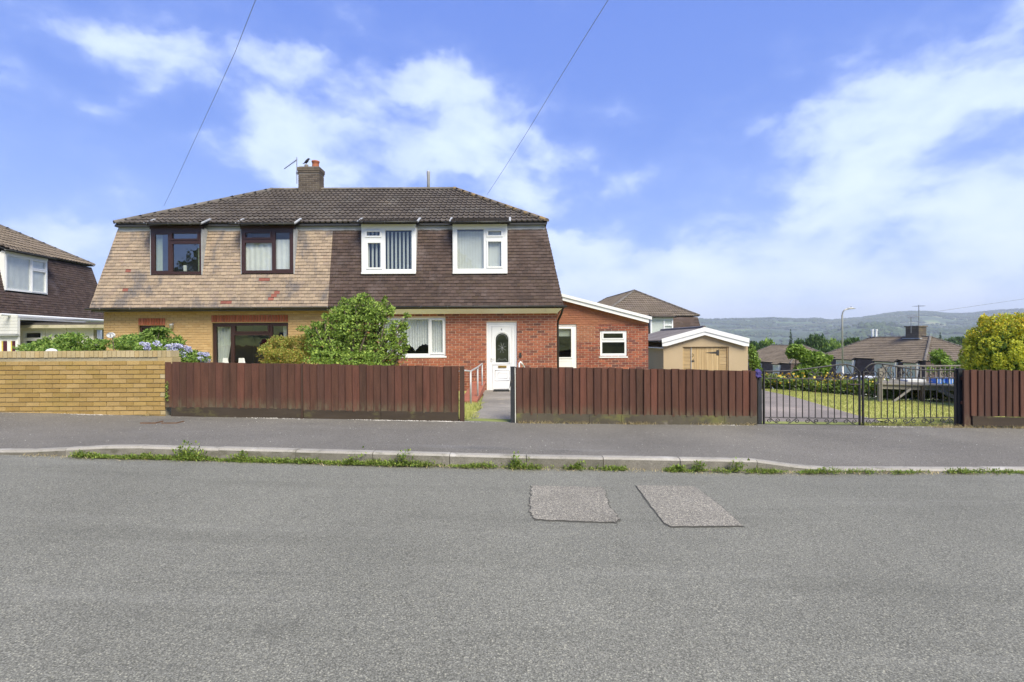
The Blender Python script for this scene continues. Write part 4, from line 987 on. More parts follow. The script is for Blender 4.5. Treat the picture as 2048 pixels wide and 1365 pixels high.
def endwall(root, s, m, bm, parts=0):
    fc = Face((s*6.86, 0 if s > 0 else DEP, -.25), (0, s, 0), (0,0,1))
    wall('wall', root, fc, *((.24, DEP) if s > 0 else (0, DEP-.24)), 0, ZW+.25, [], m, .22, -.012)
    brick_face(root, 'brick', bm, Face(fc.p(0,0,-.012), fc.U, fc.V), .02, DEP-.02, 0, ZW+.25, [], parts, mass='side_brick_mass')
endwall(LH, -1, BMORT, BUFF)
# patio window with looped curtain
lt = lambda a, c, e, f, op=False: (*G(z4(a), z4(c), zy4(e), zy4(f)), op)
botp = 772
ll = [(*G(z4(1066), z4(1190), zy4(272), botp-5), False), lt(1228,1508,262,312,True), (*G(z4(1222), z4(1522), zy4(345), botp-5), False), (*G(z4(1550), z4(1672), zy4(266), botp-5), False)]
FP = Face((0, .07, 0), (1,0,0), (0,0,1))
w = window(LH, FP, *PW, BUPVC, ll, 0, label='wide brown-framed patio window with a tied-back white curtain', roomd=3.0, glass=GLASSR)
cfx0, cfx1 = G(z4(1060), z4(1195), zy4(262), botp)[:2]
drape(w, FP, cfx0, cfx1, PW[2]+.1, PW[3]-.1, -.14, NET, 5, .03, lean=.02)
cfx0, cfx1 = G(z4(1600), z4(1690), zy4(262), botp)[:2]
drape(w, FP, cfx0+.1, cfx1, PW[2]+.1, PW[3]-.1, -.14, NET, 4, .03)
window(LH, FP, *SW, BUPVC, [(SW[0]+.07, SW[1]-.07, SW[2]+.07, SW[3]-.07)], 0, label='small brown window half hidden by the leafy shrub')
# wall lamp
x, z = loc(z4(688), zy4(268), 15.4)
MB().box((x-.025, -.012, z-.09), (x+.025, .0, z+.09)).lathe([(.02,-.075),(.05,-.07),(.05,.02),(.056,.024),(.05,.06),(.02,.075)], (x, -.07, z), 12).build('wall_lamp', GALV, LH, True)
# gutters and soffits
gutter(LH, (-WB-.07, YB-.06, ZB-.02), (PARTY+.0, YB-.06, ZB-.045+.05), GUTG, .055, 'gutter', 8)
MB().box((-WB+.03, YB+.01, ZB-.11), (PARTY, .0, ZB-.03)).build('soffit', GUTG, LH)
MB().box((-WB+.03, .0, ZB-.11), (-6.84, DEP, ZB-.03)).build('side_soffit', GUTG, LH)
gutter(RH, (PARTY+.02, YB-.06, ZB-.01), (WB+.1, YB-.06, ZB-.01), BLACKP, .055, 'gutter', 9)
gutter(RH, (WB+.05, YB-.1, ZB-.01), (WB+.05, DEP+.3, ZB-.01), BLACKP, .055, 'side_gutter', 0, (1,0,0))
fzt = ZB-.085; fzb = LZ(900, 627.5, 15.25)
for i, (a, c) in enumerate(((PARTY+.02, LX(700,15.25)), (LX(700,15.25)+.004, LX(962,15.25)), (LX(962,15.25)+.004, LX(1091,15.25)))):
    MB().prism([(a, YB+.0, fzt), (a, YB+.16, fzb), (a, 0.03, fzb), (a, .03, fzt)], (c-a, 0, 0)).build('fascia_board', CREAM, RH)
mb = MB(); xa_, xb_ = LX(1091,15.25)+.004, WB-.03
mb.add([(xa_,YB,fzt),(xb_,YB,fzt),(xb_-.14,YB+.16,fzb),(xa_,YB+.16,fzb),(xa_,.5,fzt),(xb_,.5,fzt),(xb_-.14,.5,fzb),(xa_,.5,fzb)], [(0,3,2,1),(4,5,6,7),(0,1,5,4),(1,2,6,5),(2,3,7,6),(3,0,4,7)]); 
mb.f = [tuple(reversed(f)) for f in mb.f]; mb.build('fascia_end', CREAM, RH)
MB().box((6.6, .5, fzb), (WB-.1, DEP, fzt)).build('side_soffit', CREAM, RH)
# ---- right house front
z6 = lambda x: 760+x/4.874
zy6 = lambda y: 580+y/4.874
WW = G(757, z6(638), zy6(268), zy6(650)); DO = G(z6(1041), z6(1334), zy6(311), 783)
FWR = Face((PARTY, 0, -.25), (1,0,0), (0,0,1)); holesR = [sh(WW, FWR), sh(DO, FWR)]
WR = 6.86-PARTY
wall('wall', RH, FWR, 0, WR, 0, ZW+.25, holesR, RMORT, .25, -.012)
brick_face(RH, 'brick', RBRICK, Face(FWR.p(0,0,-.012), (1,0,0), (0,0,1)), 0, WR, 0, ZW+.25, holesR, 300, score=lambda v: abs(v.x-5.3)+abs(v.z-1.5)*.6, mass='brick_mass', startoff=.05)
endwall(RH, 1, RMORT, RBRICK)
FD = Face((0, .055, 0), (1,0,0), (0,0,1))
g6 = lambda a, c, e, f: G(z6(a), z6(c), zy6(e), zy6(f))
xm = WW[0]+.55
lw = [(WW[0]+.06, xm, WW[2]+.07, WW[3]-.07, True), (xm+.1, g6(100,468,288,624)[1], *g6(100,468,288,624)[2:], False), (*g6(502,608,297,613), True)]
w = window(RH, FD, *WW, UPVC, lw, 0, label='white downstairs window with lace curtains', sill=.07, room=ROOMD)
hem = lambda t: WW[2]+.07+(.30+.10*math.sin(t*19)+.05*math.sin(t*47))*(1 if t < .93 else .4)
drape(w, FD, xm+.06, lw[1][1]+.03, WW[2]+.1, WW[3]-.03, -.075, LACE, 12, .012, hem=lambda t: WW[2]+.07+.07+.22*abs(math.sin(t*5.2+.4))**.7+.015*math.sin(t*60))
drape(w, FD, WW[0]+.04, xm+.03, WW[2]+.07, WW[3]-.03, -.075, LACE, 6, .012)
drape(w, FD, lw[2][0]-.03, lw[2][1]+.03, WW[2]+.06, WW[3]-.03, -.07, LACE, 6, .012)
# door
DX0, DX1, DZ0, DZ1 = DO
dr = MB()
for c in cells(DX0, DX1, DZ0, DZ1, [(DX0+.065, DX1-.065, DZ0+.03, DZ1-.065)]): FD.slab(dr, *c, -.07, .0)
dr = dr.build('door_frame', UPVC, RH)
lx0, lx1, lz0, lz1 = DX0+.07, DX1-.07, DZ0+.035, DZ1-.07
A = g6(1127, 1252, 422, 710); ax0, ax1, az0, az1 = A; ar = (ax1-ax0)/2; acx = (ax0+ax1)/2; asp = az1-ar
leaf = MB(); nseg = 16
arch = [(acx+ar*math.cos(math.pi*i/nseg), asp+ar*math.sin(math.pi*i/nseg)) for i in range(nseg+1)]
for a, c, e, f in [(lx0, ax0, lz0, lz1), (ax1, lx1, lz0, lz1), (ax0, ax1, lz0, az0)]: FD.slab(leaf, a, c, e, f, -.05, -.014)
for i in range(nseg):
    (xA, zA), (xB, zB) = arch[i], arch[i+1]
    leaf.add([FD.p(xA,zA,-.014), FD.p(xB,zB,-.014), FD.p(xB,lz1,-.014), FD.p(xA,lz1,-.014)], [(3,2,1,0)])
    leaf.add([FD.p(xA,zA,-.014), FD.p(xB,zB,-.014), FD.p(xB,zB,-.05), FD.p(xA,zA,-.05)], [(0,1,2,3)])
D = leaf.build('door', UPVC, RH); D['label'] = 'white panelled front door with an arched dark glass'
def molding(pts, r=.009, nm='panel_moulding', n_=-.012):
    MB().tube([FD.p(x, z, n_) for x, z in pts+[pts[0]]], r, 5, False).build(nm, UPVC, D, True)
mb_ = lambda q: [(q[0],q[2]),(q[1],q[2]),(q[1],q[3]),(q[0],q[3])]
o_ = .035
molding([(ax0-o_, az0-o_), (ax1+o_, az0-o_)]+[(acx+(ar+o_)*math.cos(math.pi*i/nseg), asp+(ar+o_)*math.sin(math.pi*i/nseg)) for i in range(nseg+1)], .011)
molding(mb_(g6(1090,1285,358,725)), .007); molding(mb_(g6(1122,1262,785,885)), .010); molding(mb_(g6(1150,1240,810,865)), .007); molding(mb_(g6(1098,1300,735,965)), .007)
gl = MB(); gl.add([FD.p(ax0-.003, az0-.003, -.035), FD.p(ax1+.003, az0-.003, -.035)]+[FD.p(x, z, -.035) for x, z in arch], [tuple(range(nseg+3))]); gl.build('pane', GLASSD, D)
cam_ = MB()
for i in range(8):
    t_ = i*math.pi/4+.3; c0 = FD.p(acx, (az0+az1)/2, -.03); cam_.tube([c0, FD.p(acx+.13*math.cos(t_), (az0+az1)/2+.17*math.sin(t_), -.03)], .0032, 4)
for k_ in (.055,): cam_.tube([FD.p(ax0+.04,az0+.04,-.03), FD.p(ax0+.1,az0+.12,-.03), FD.p(acx,az0+.07,-.03), FD.p(ax1-.1,az0+.12,-.03), FD.p(ax1-.04,az0+.04,-.03)], .003, 4)
cam_.tube([FD.p(acx+(ar-.04)*math.cos(math.pi*i/12), asp+(ar-.04)*math.sin(math.pi*i/12), -.03) for i in range(13)], .003, 4)
cam_.build('leading', LEAD, D)
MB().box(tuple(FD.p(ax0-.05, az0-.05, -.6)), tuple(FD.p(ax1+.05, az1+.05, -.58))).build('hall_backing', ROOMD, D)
q = g6(1152,1233,741,761); mb = MB(); FD.slab(mb, *q, -.014, .004); FD.slab(mb, q[0]+.02, q[1]-.02, q[2]+.015, q[3]-.012, .004, .009); mb.build('letter_plate', BRASS, D)
q = g6(1080,1095,655,700); mb = MB(); FD.slab(mb, *q, -.014, 0); mb.tube([FD.p(q[0]+.02, q[3]-.03, .0), FD.p(q[0]+.02, q[3]-.03, .04), FD.p(q[0]+.12, q[3]-.03, .04)], .009, 6); mb.build('handle', WHITEP, D)
cu = bpy.data.curves.new('numeral', 'FONT'); cu.body = '4'; cu.size = .10; cu.extrude = .002; cu.align_x = 'CENTER'
tmp = bpy.data.objects.new('tmp', cu); COL.objects.link(tmp); dg = bpy.context.evaluated_depsgraph_get(); dg.update()
me = bpy.data.meshes.new_from_object(tmp.evaluated_get(dg)); bpy.data.objects.remove(tmp)
x, z = g6(1180,1194,376,394)[0]+.01, g6(1180,1194,376,394)[2]-.01
me.transform(FD.m(x, z, -.012)); me.materials.clear(); link('door_number', me, BLACKP, D)
MB().box((DX0-.01, -.05, DZ0-.035), (DX1+.01, .05, DZ0-.004)).build('threshold', LEAD, RH)
q = g6(1359,1379,614,656); mb = MB(); FW.slab(mb, *q, 0, .03); mb.build('doorbell', BLACKP, RH)
# black downpipe behind the corner
x = 6.86+.1; MB().tube([(WB+.02, .1, ZB-.06), (WB-.0, .25, ZB-.2), (x, .7, ZB-.42), (x, .8, ZB-.6), (x, .8, 0)], .036, 8).build('downpipe', BLACKP, RH, True)
# chimney, pots, flue
cY = HY+3.55
cx0, cx1 = P(596.5, 375, cY-.25).x-HX, P(638.5, 375, cY-.25).x-HX
zc1 = P(620, 339, cY).z-HZ; zc0 = 6.6; y0c, y1c = 3.3, 3.78
ch = MB().box((cx0+.012, y0c+.012, zc0), (cx1-.012, y1c-.012, zc1-.02)).build('chimney', CHMORT, LH)
for fc_, w_ in ((Face((cx0, y0c+.012, zc0), (1,0,0), (0,0,1)), cx1-cx0), (Face((cx1-.012, y0c, zc0), (0,1,0), (0,0,1)), y1c-y0c), (Face((cx0+.012, y1c, zc0), (0,-1,0), (0,0,1)), y1c-y0c)):
    brick_face(ch, 'brick', CHBR, fc_, .0, w_, .0, zc1-zc0-.2, [], 60 if fc_.U.y < .5 else 0, mass='brick_mass', th=.012)
for k_ in range(3):
    e = .03 if k_ > 0 else .015
    n_ = 4; wd = (cx1-cx0+2*e)/n_
    for i in range(n_): MB().box((cx0-e+i*wd+.004, y0c-e, zc1-.2+k_*.068), (cx0-e+(i+1)*wd-.004, y1c+e, zc1-.2+k_*.068+.062)).build('brick', CHBR, ch)
MB().box((cx0+.02, y0c+.02, zc1), (cx1-.02, y1c-.02, zc1+.03)).build('flaunching', GREYP, ch)
px_, pz = loc(631.5, 338, cY); MB().lathe([(.13,0),(.135,.02),(.125,.1),(.12,.2),(.14,.22),(.145,.27),(.12,.28),(.105,.24),(.1,0)], (px_, 3.54, zc1+.02), 14).build('chimney_pot', POTM, ch, True)
px_, pz = loc(613, 338, cY); MB().lathe([(.075,0),(.07,.1),(.075,.13),(.06,.145)], (px_, 3.54, zc1+.02), 12).build('chimney_pot', GREYP, ch, True)
birdx = px_
fx, _ = loc(857.3, 375, cY+.4); zf = LZ(857, 343, cY+.4)
MB().lathe([(.058,0),(.058,zf-6.6-.28),(.062,zf-6.6-.27),(.066,zf-6.6-.05),(.07,zf-6.6-.03),(.03,zf-6.6)], (fx, 3.9, 6.6), 12).build('flue_pipe', GALV, RH, True)
for r_ in (LH, RH): r_.location = (HX, HY, HZ)
# bird and aerial stand on the chimney
bx, by, bz = HX+birdx, HY+3.54, HZ+zc1+.165
mb = MB(); mb.tube([(bx-.14,by,bz+.035),(bx-.08,by,bz+.06),(bx-.03,by,bz+.09),(bx+.02,by,bz+.13),(bx+.06,by,bz+.19),(bx+.085,by,bz+.215),(bx+.115,by,bz+.215),(bx+.15,by,bz+.205)], [.008,.018,.045,.055,.04,.034,.022,.004], 8)
mb.tube([(bx,by-.012,bz-.02),(bx+.01,by-.012,bz+.08)], .005, 4).tube([(bx,by+.015,bz-.02),(bx+.01,by+.015,bz+.08)], .005, 4)
mb.v = [(2*bx-x if False else x, y, z) for x, y, z in mb.v]
tag(mb.build('blackbird', BIRD, None, True), 'small dark bird perched on the grey chimney pot', 'bird')
ax, ay = P(593.7, 340, cY-.2).x, cY-.2
t = thing('tv_aerial', 'thin TV aerial mast with one long boom fixed to the near chimney', 'aerial', (ax, ay, P(594,366,ay).z))
MB().tube([(ax, ay, P(594,368,ay).z), (ax, ay, P(594,315,ay).z)], .014, 6).build('mast', STUMP, t)
q0, q1 = P(594.5,319.5,ay), P(556.5,329,ay); q1.y += .5
MB().tube([q0, q1], .014, 5).build('boom', STUMP, t)
for i in range(9):
    c_ = q0.lerp(q1, .12+.1*i); MB().tube([c_+Vector((.05,-.15,0))*(1-.05*i), c_-Vector((.05,-.15,0))*(1-.05*i)], .004, 4).build('element', STUMP, t)
MB().box((ax-.02, ay-.03, P(594,349,ay).z), (ax+.06, ay+.03, P(594,345,ay).z)).build('bracket', STUMP, t)
# ------------------------------------------------------------------ brick extension beside the right house
EY = 17.1
z7 = lambda x: 1090+x/4.551
zy7 = lambda y: 570+y/4.551
ex0, ex1 = P(1105, 700, EY).x, P(1296.5, 700, EY).x
E_ = thing('brick_extension', 'low red brick side extension with a sloping white-edged roof, white door and small window', 'building', ((ex0+ex1)/2, EY, -.2))
FE = Face((ex0, EY, -.35), (1,0,0), (0,0,1))
gE = lambda a, c, e, f: (lambda p, q: (p.x-ex0, q.x-ex0, p.z+.35, q.z+.35))(P(z7(a), zy7(f), EY), P(z7(c), zy7(e), EY))
DE = gE(60, 287, 360, 1010); WE = gE(503, 745, 418, 653)
ztl = P(1124, 596, EY).z+.35; ztr = P(1297, 644, EY).z+.35; wE = ex1-ex0
top = lambda u: ztl+(ztr-ztl)*(u-(P(1124,596,EY).x-ex0))/(P(1297,644,EY).x-P(1124,596,EY).x)
DE = (DE[0], DE[1], .33, DE[3])
hE = [DE, WE]
zs = P(1200, zy7(372), EY).z+.35
wall('wall', E_, FE, 0, wE, 0, zs, hE, RMORT, .25, -.012)
hb = [(DE[0], DE[1], zs, DE[3])] if DE[3] > zs else []
mb = MB(); u1 = DE[1]
pg = [FE.p(0, max(zs, DE[3]) , -.012), FE.p(u1, max(zs, DE[3]), -.012), FE.p(u1, zs, -.012), FE.p(wE, zs, -.012), FE.p(wE, top(wE), -.012), FE.p(0, top(0), -.012)] if DE[3] > zs else [FE.p(0,zs,-.012), FE.p(wE,zs,-.012), FE.p(wE,top(wE),-.012), FE.p(0,top(0),-.012)]
mb.prism(pg, (0, .2, 0)); mb.build('gable_wall', RMORT2, E_)
kz = .0
FEb = Face(FE.p(0,0,-.012), (1,0,0), (0,0,1))
upper = lambda p, z: RBRICK3 if z > zs-.02+.0 or (p < 1.35 and z > zs-.6) else None
brick_face(E_, 'brick', RBRICK2, FEb, 0, wE, 0, 3.6, hE, 300, inside=lambda u, v: v < top(u)-.02, score=lambda v: abs(v.x-3.3)+abs(v.z-1.6)*.6, mass='brick_mass', pick=upper, startoff=.08)
FEi = Face(FE.p(0,0,-.06), (1,0,0), (0,0,1))
l1 = gE(533, 710, 442, 486); l2 = gE(522, 726, 522, 626)
w = window(E_, FEi, *WE, UPVC, [(*l1, True), (*l2, False)], .03, label='small white two-light window in the extension', sill=.05)
xdoor = gE(70, 238, 400, 660)
dw_ = window(E_, FEi, *DE, UPVC, [(xdoor[0], xdoor[1], xdoor[2], xdoor[3], True)], .03, name='door', label='white half-glazed side door with a part-drawn blind', room=ROOMD, glass=GLASSD)
MB().box(tuple(FEi.p(xdoor[0], gE(0,1,470,471)[3], -.06)), tuple(FEi.p(xdoor[1], xdoor[3]+.02, -.05))).build('blind', BLINDG, dw_)
for a_, c_, e_2, f_ in ((.12, DE[1]-.14, DE[2]+.12, xdoor[2]-.1),):
    mb = MB()
    for c4 in cells(a_, c_, e_2, f_, [(a_+.03, c_-.03, e_2+.03, f_-.03)]): FEi.slab(mb, *c4, .03, .036)
    mb.build('panel_moulding', UPVC, dw_)
# roof: two white boards and felt
def sl(pxa, pya, pxb, pyb, Y): return P(pxa, pya, Y), P(pxb, pyb, Y)
YF = EY-.22
a0, a1 = sl(1121, 587, 1304, 634, YF)
MB().prism([a0, a1, a1-Vector((0,0,.095)), a0-Vector((0,0,.095))], (0, .03, 0)).build('upper_fascia', UPVC, E_)
b0_, b1_ = sl(1121, 592.5, 1298, 638.5, YF+.035)
MB().prism([b0_, b1_, b1_-Vector((0,0,.13)), b0_-Vector((0,0,.125))], (0, .03, 0)).build('lower_fascia', UPVC, E_)
MB().prism([a0+Vector((-.3,.03,.05)), a1+Vector((0,.03,-.02)), a1+Vector((0,4.6,-.02)), a0+Vector((-.3,4.6,.05))], (0, 0, -.05)).build('felt_roof', CORR, E_)
MB().prism([b0_+Vector((0,.03,-.1)), b1_+Vector((0,.03,-.11)), b1_+Vector((0,.25,-.11)), b0_+Vector((0,.25,-.1))], (0, 0, .02)).build('soffit', UPVC, E_)
fr = Face((ex1, EY, -.35), (0,1,0), (0,0,1)); wall('wall', E_, fr, .24, 4.2, -.3, top(wE), [], RMORT, .25, -.012)
brick_face(E_, 'brick', RBRICK2, Face(fr.p(0,0,-.012), fr.U, fr.V), 0, 4.2, 0, top(wE), [], 0, mass='side_brick_mass')
wall('wall', E_, Face((ex1-.0, EY+4.2, -.35), (-1,0,0), (0,0,1)), 0, wE, -.3, top(wE), [], RMORT, .25)
# ------------------------------------------------------------------ garage
GA_Y = 22.0
ga = lambda a, e: P(z7(a), zy7(e), GA_Y)
gx0, gx1 = ga(1078, 560).x, ga(1847, 560).x; gzb = gz(8, 22)-.1
zE = ga(1078, 566).z; zA = ga(1455, 455).z; gxm = (gx0+gx1)/2
GA = thing('garage', 'tan rendered garage with white gable boards and timber-boarded front', 'garage', (gxm, GA_Y, gzb))
dx0, dx1, dz1 = ga(1253, 560).x, ga(1672, 560).x, ga(1400, 557).z
fg = Face((gx0, GA_Y, gzb), (1,0,0), (0,0,1)); W_ = gx1-gx0; hz_ = zE-gzb
wall('wall', GA, fg, 0, W_, 0, hz_, [(dx0-gx0, dx1-gx0, .0, dz1-gzb)], RENDER, .2)
MB().prism([(gx0,GA_Y,zE+.001),(gx1,GA_Y,zE+.001),(gxm,GA_Y,zA+.12)], (0,.2,0)).build('gable_wall', RENDER, GA)
for s_, x in ((-1, gx0), (1, gx1)):
    wall('side_wall', GA, Face((x, GA_Y+(.2 if s_ > 0 else 6), gzb), (0, s_, 0), (0,0,1)), 0, 5.8, -.5, hz_, [], RENDER, .2)
wall('rear_wall', GA, Face((gx1, GA_Y+6, gzb), (-1,0,0), (0,0,1)), 0, W_, -.6, hz_+.3, [], RENDER, .2)
def gb2(pts, y, d, nm):
    L_ = [P(z7(a), zy7(c), y) for a, c in pts]; MB().prism(L_, (0, d, 0)).build(nm, UPVC, GA)
yf = GA_Y-.16
gb2([(1062,492),(1455,385),(1455,425),(1066,530)], yf-.02, .02, 'upper_bargeboard'); gb2([(1455,385),(1862,488),(1860,528),(1455,425)], yf-.02, .02, 'upper_bargeboard')
gb2([(1068,528),(1455,422),(1455,457),(1110,558),(1068,560)], yf+.01, .03, 'lower_bargeboard'); gb2([(1455,422),(1858,526),(1858,560),(1812,558),(1455,457)], yf+.01, .03, 'lower_bargeboard')
# corrugated roof
rp = P(z7(1455), zy7(385), yf); rl, rr_ = P(z7(1050), zy7(500), yf), P(z7(1872), zy7(500), yf)
for nm, e0 in (('left_roof_sheet', rl), ('right_roof_sheet', rr_)):
    vs, fs = [], []; n = 150; L_ = 6.4
    for i in range(n+1):
        y = GA_Y-.13+L_*i/n; dz = .022*math.sin(2*math.pi*i/n*L_/.146)
        vs += [(rp.x, y, rp.z-.03+dz), (e0.x+(.02 if nm[0] == 'l' else -.02), y, e0.z-.03+dz)]
    for i in range(n): q = (2*i, 2*i+1, 2*i+3, 2*i+2); fs.append(q if nm[0] == 'l' else q[::-1])
    MB().add(vs, fs).build(nm, CORR, GA, True)
MB().tube([(rp.x, GA_Y-.12, rp.z+.0), (rp.x, GA_Y+6.2, rp.z+.0)], .07, 8).build('ridge_cap', CORR, GA)
gutter(GA, (rl.x-.02, GA_Y-.1, rl.z-.06), (rl.x-.02, GA_Y+6.2, rl.z-.06), BLACKP, .055, 'gutter', 0, (-1,0,0))
gutter(GA, (rr_.x+.0, GA_Y-.1, rr_.z-.06), (rr_.x+.0, GA_Y+6.2, rr_.z-.06), BLACKP, .055, 'gutter', 0, (1,0,0))
MB().box((gx0-.16, GA_Y+.0, zE-.06), (gx0-.005, GA_Y+6, zE-.03)).build('soffit', UPVC, GA)
# timber front
yb_ = GA_Y+.1
def gbox(a, c, z0, z1, y0, y1, nm, m): return MB().box((a, y0, z0), (c, y1, z1)).build(nm, m, GA)
gbox(dx0, dx0+.045, gzb, dz1, yb_-.06, yb_+.04, 'door_frame', GTIM); gbox(dx1-.045, dx1, gzb, dz1, yb_-.06, yb_+.04, 'door_frame', GTIM); gbox(dx0+.045, dx1-.045, dz1-.05, dz1, yb_-.06, yb_+.04, 'door_frame', GTIM)
m1, m2 = ga(1338, 560).x, ga(1588, 560).x
nb_ = 14
for i in range(nb_):
    za, zb_ = gzb+(dz1-.05-gzb)*i/nb_, gzb+(dz1-.05-gzb)*(i+1)/nb_-.008
    gbox(dx0+.045, m1-.03, za, zb_, yb_-.015+.004*(i % 2), yb_+.02, 'cladding_board', GTIMH); gbox(m2+.03, dx1-.045, za, zb_, yb_-.015, yb_+.02, 'cladding_board', GTIMH)
gbox(m1-.03, m1, gzb, dz1-.05, yb_-.04, yb_+.03, 'door_post', GALV); gbox(m2, m2+.03, gzb, dz1-.05, yb_-.04, yb_+.03, 'door_post', GTIM)
nb_ = 11
for i in range(nb_):
    a_ = m1+.006+(m2-m1-.012)*i/nb_; c_ = m1+.006+(m2-m1-.012)*(i+1)/nb_-.007
    gbox(a_, c_, gzb+.03, dz1-.06, yb_-.03+random.uniform(-.002,.002), yb_, 'door_board', GTIM)
h0, h1 = ga(1465, 618), ga(1590, 618)
MB().prism([(h0.x, yb_-.045, h0.z), (h1.x-.1, yb_-.045, h0.z-.045), (h1.x-.1, yb_-.045, h0.z+.045)], (0,.012,0)).box((h1.x-.11, yb_-.045, h0.z-.11), (h1.x, yb_-.03, h0.z+.11)).build('strap_hinge', IRON, GA)
l0 = ga(1345, 690); MB().box((l0.x-.03, yb_-.05, l0.z-.05), (l0.x+.09, yb_-.03, l0.z-.0)).tube([(l0.x+.03,yb_-.05,l0.z),(l0.x+.03,yb_-.09,l0.z+.04),(l0.x+.05,yb_-.05,l0.z+.07)], .012, 6).build('latch', IRON, GA)
l0 = ga(1347, 640); MB().tube([(l0.x,yb_-.035,l0.z+.06),(l0.x+.03,yb_-.08,l0.z+.03),(l0.x+.03,yb_-.08,l0.z-.04),(l0.x,yb_-.035,l0.z-.07)], .01, 6).build('pull_handle', IRON, GA)
# ------------------------------------------------------------------ other houses of the estate
def estate_house(label, locv, rot, wins, wallm, tile=.66, base=0, wm=UPVC, cut=None, side_wins=(), room=ROOM, curtains=NET):
    r_ = thing('estate_house', label, 'house', (0,0,0), 'other houses of the estate', world=False)
    wr = [wh(w) for w in wins]
    shell(r_, -1, TBROWN, TROOFB, 0, 0, [w for w in wr if w[0] < 0], tile); shell(r_, 1, TBROWN, TROOFB, 0, 0, [w for w in wr if w[0] >= 0], tile)
    def lights(w):
        m_ = w[0]+(w[1]-w[0])*.6; b_ = w[2]+(w[3]-w[2])*.68
        return [(w[0]+.07, m_-.04, w[2]+.07, w[3]-.07, False), (m_+.05, w[1]-.08, w[2]+.08, b_-.05, True), (m_+.05, w[1]-.08, b_+.06, w[3]-.08, True)]
    for w in wins:
        ww, fc = dormer(r_, *w, wm, UPVC, lights(w), TROOFB, room=room, detail=False)
        drape(ww, fc, w[0]+.05, w[1]-.05, w[2]+.05, w[3]-.05, -.05, curtains, 7, .004)
    for w in side_wins:
        before = set(r_.children)
        ww, fc = dormer(r_, *w, wm, UPVC, lights(w), TROOFB, room=None, detail=False)
        drape(ww, fc, w[0]+.04, w[1]-.04, w[2]+.04, w[3]-.04, -.042, curtains, 7, .001)
        T = Matrix.Translation((6.73, 0, 0)) @ Matrix.Rotation(math.pi/2, 4, 'Z')
        for c in set(r_.children)-before: c.matrix_parent_inverse = T
    MB().box((-6.8, 0, base), (6.8, 7.1, ZW+.08)).build('wall', wallm, r_)
    gutter(r_, (-WB-.05, YB-.06, ZB-.01), (WB+.05, YB-.06, ZB-.01), UPVC if wallm is CLAD else BLACKP)
    gutter(r_, (WB+.05, YB-.1, ZB-.01), (WB+.05, DEP+.3, ZB-.01), UPVC if wallm is CLAD else BLACKP, .055, 'gutter', 0, (1,0,0))
    MB().box((-WB+.02, YB+.02, ZB-.16), (WB-.02, DEP+.28, ZB-.02)).build('fascia', UPVC, r_)
    r_.location = locv; r_.rotation_euler = (0, 0, R(rot)); return r_
CLAD = mat('white_cladding', (.66,.66,.65), .6, 1.5, .05, False, layers=[((.45,.45,.42), 2, .62, .8, .3, (1,1,3))])
PEBB = mat('pebbledash', [(.42,.38,.32),(.48,.44,.37)], .95, 2, .1, False, fine=.3, fscale=40)
nb = estate_house('brown-tiled neighbour house at the far left with a white upstairs window', (-19.05, 17.5, -.03), 94.0, [(1.75, 3.62, 3.55, 4.93)], CLAD, tile=.165, room=ROOMD)
nb.pop('group', None)
estate_house('brown-roofed house rising behind the brick extension and garage', (5.17, 40.9, -2.0), -83.6, [(-3.2,-1.6,3.55,4.9),(1.6,3.2,3.55,4.9)], PEBB, base=-1.5, side_wins=[(3.45, 4.98, 3.6, 4.95)])
hb_ = estate_house('brown-roofed house down the slope with a brick chimney, behind the right gate leaf', (33.6, 48.9, -5.5), -86.0, [(-5.9,-4.9,3.55,4.85),(-3.6,-1.3,3.55,4.85),(1.5,3.8,3.5,4.85),(4.7,6.0,3.5,4.85)], PEBB, base=-1)
estate_house('brown-roofed house down the slope just right of the garage, behind the small tree', (31.2, 64.6, -6.4), -88.0, [(3.4,4.6,3.5,4.85),(-1.0,.4,3.5,4.85),(-4.5,-3,3.5,4.85)], PEBB, base=-1)
mb = MB().box((1.2, 3.2, 6.6), (2.6, 3.9, 8.1)).build('chimney', CHBR, hb_)
for k_ in range(5): MB().box((1.18, 3.18, 7.1+k_*.2), (2.62, 3.92, 7.28+k_*.2)).build('brick_course', CHBR, mb)
MB().box((1.1, 3.1, 8.1), (2.7, 4.0, 8.2)).build('cap', CHBR, mb); MB().box((1.0, 3.0, 7.0), (2.9, 4.1, 7.08)).build('flashing', LEAD, mb)
for dx in (-3.3, -2.8): MB().lathe([(.1,0),(.1,.75),(.13,.76),(.13,.9)], (dx, 3.55, 7.1), 8).build('vent_pipe', UPVC, hb_)
f_ = thing('tv_aerial', 'TV aerial with short crossed elements above the far chimney', 'aerial', (37.2, 46.8, 2.5))
MB().tube([(37.2,46.8,2.3),(37.2,46.8,4.6)], .03, 5).build('mast', STUMP, f_)
MB().tube([(36.8,46.8,4.5),(37.7,46.8,4.5)], .02, 4).build('boom', STUMP, f_)
for i in range(4): MB().tube([(36.9+i*.2,46.4,4.5),(36.9+i*.2,47.2,4.5)], .012, 4).build('element', STUMP, f_)
c0 = P(1822, 634, 44); f_ = thing('tv_aerial', 'upper TV aerial with many elements on a taller mast behind the far chimney', 'aerial', (c0.x, c0.y, 2.4))
MB().tube([(c0.x,c0.y,2.0),(c0.x,c0.y,c0.z)], .025, 5).build('mast', STUMP, f_)
MB().tube([c0+Vector((-.3,0,-.05)), c0+Vector((.75,0,.05))], .022, 4).build('boom', STUMP, f_)
for i in range(7):
    q = c0+Vector((-.25+.13*i,0,-.04+.012*i)); MB().tube([q+Vector((-.1,-.25,-.16)), q+Vector((.1,.25,.16))], .013, 4).build('element', STUMP, f_)
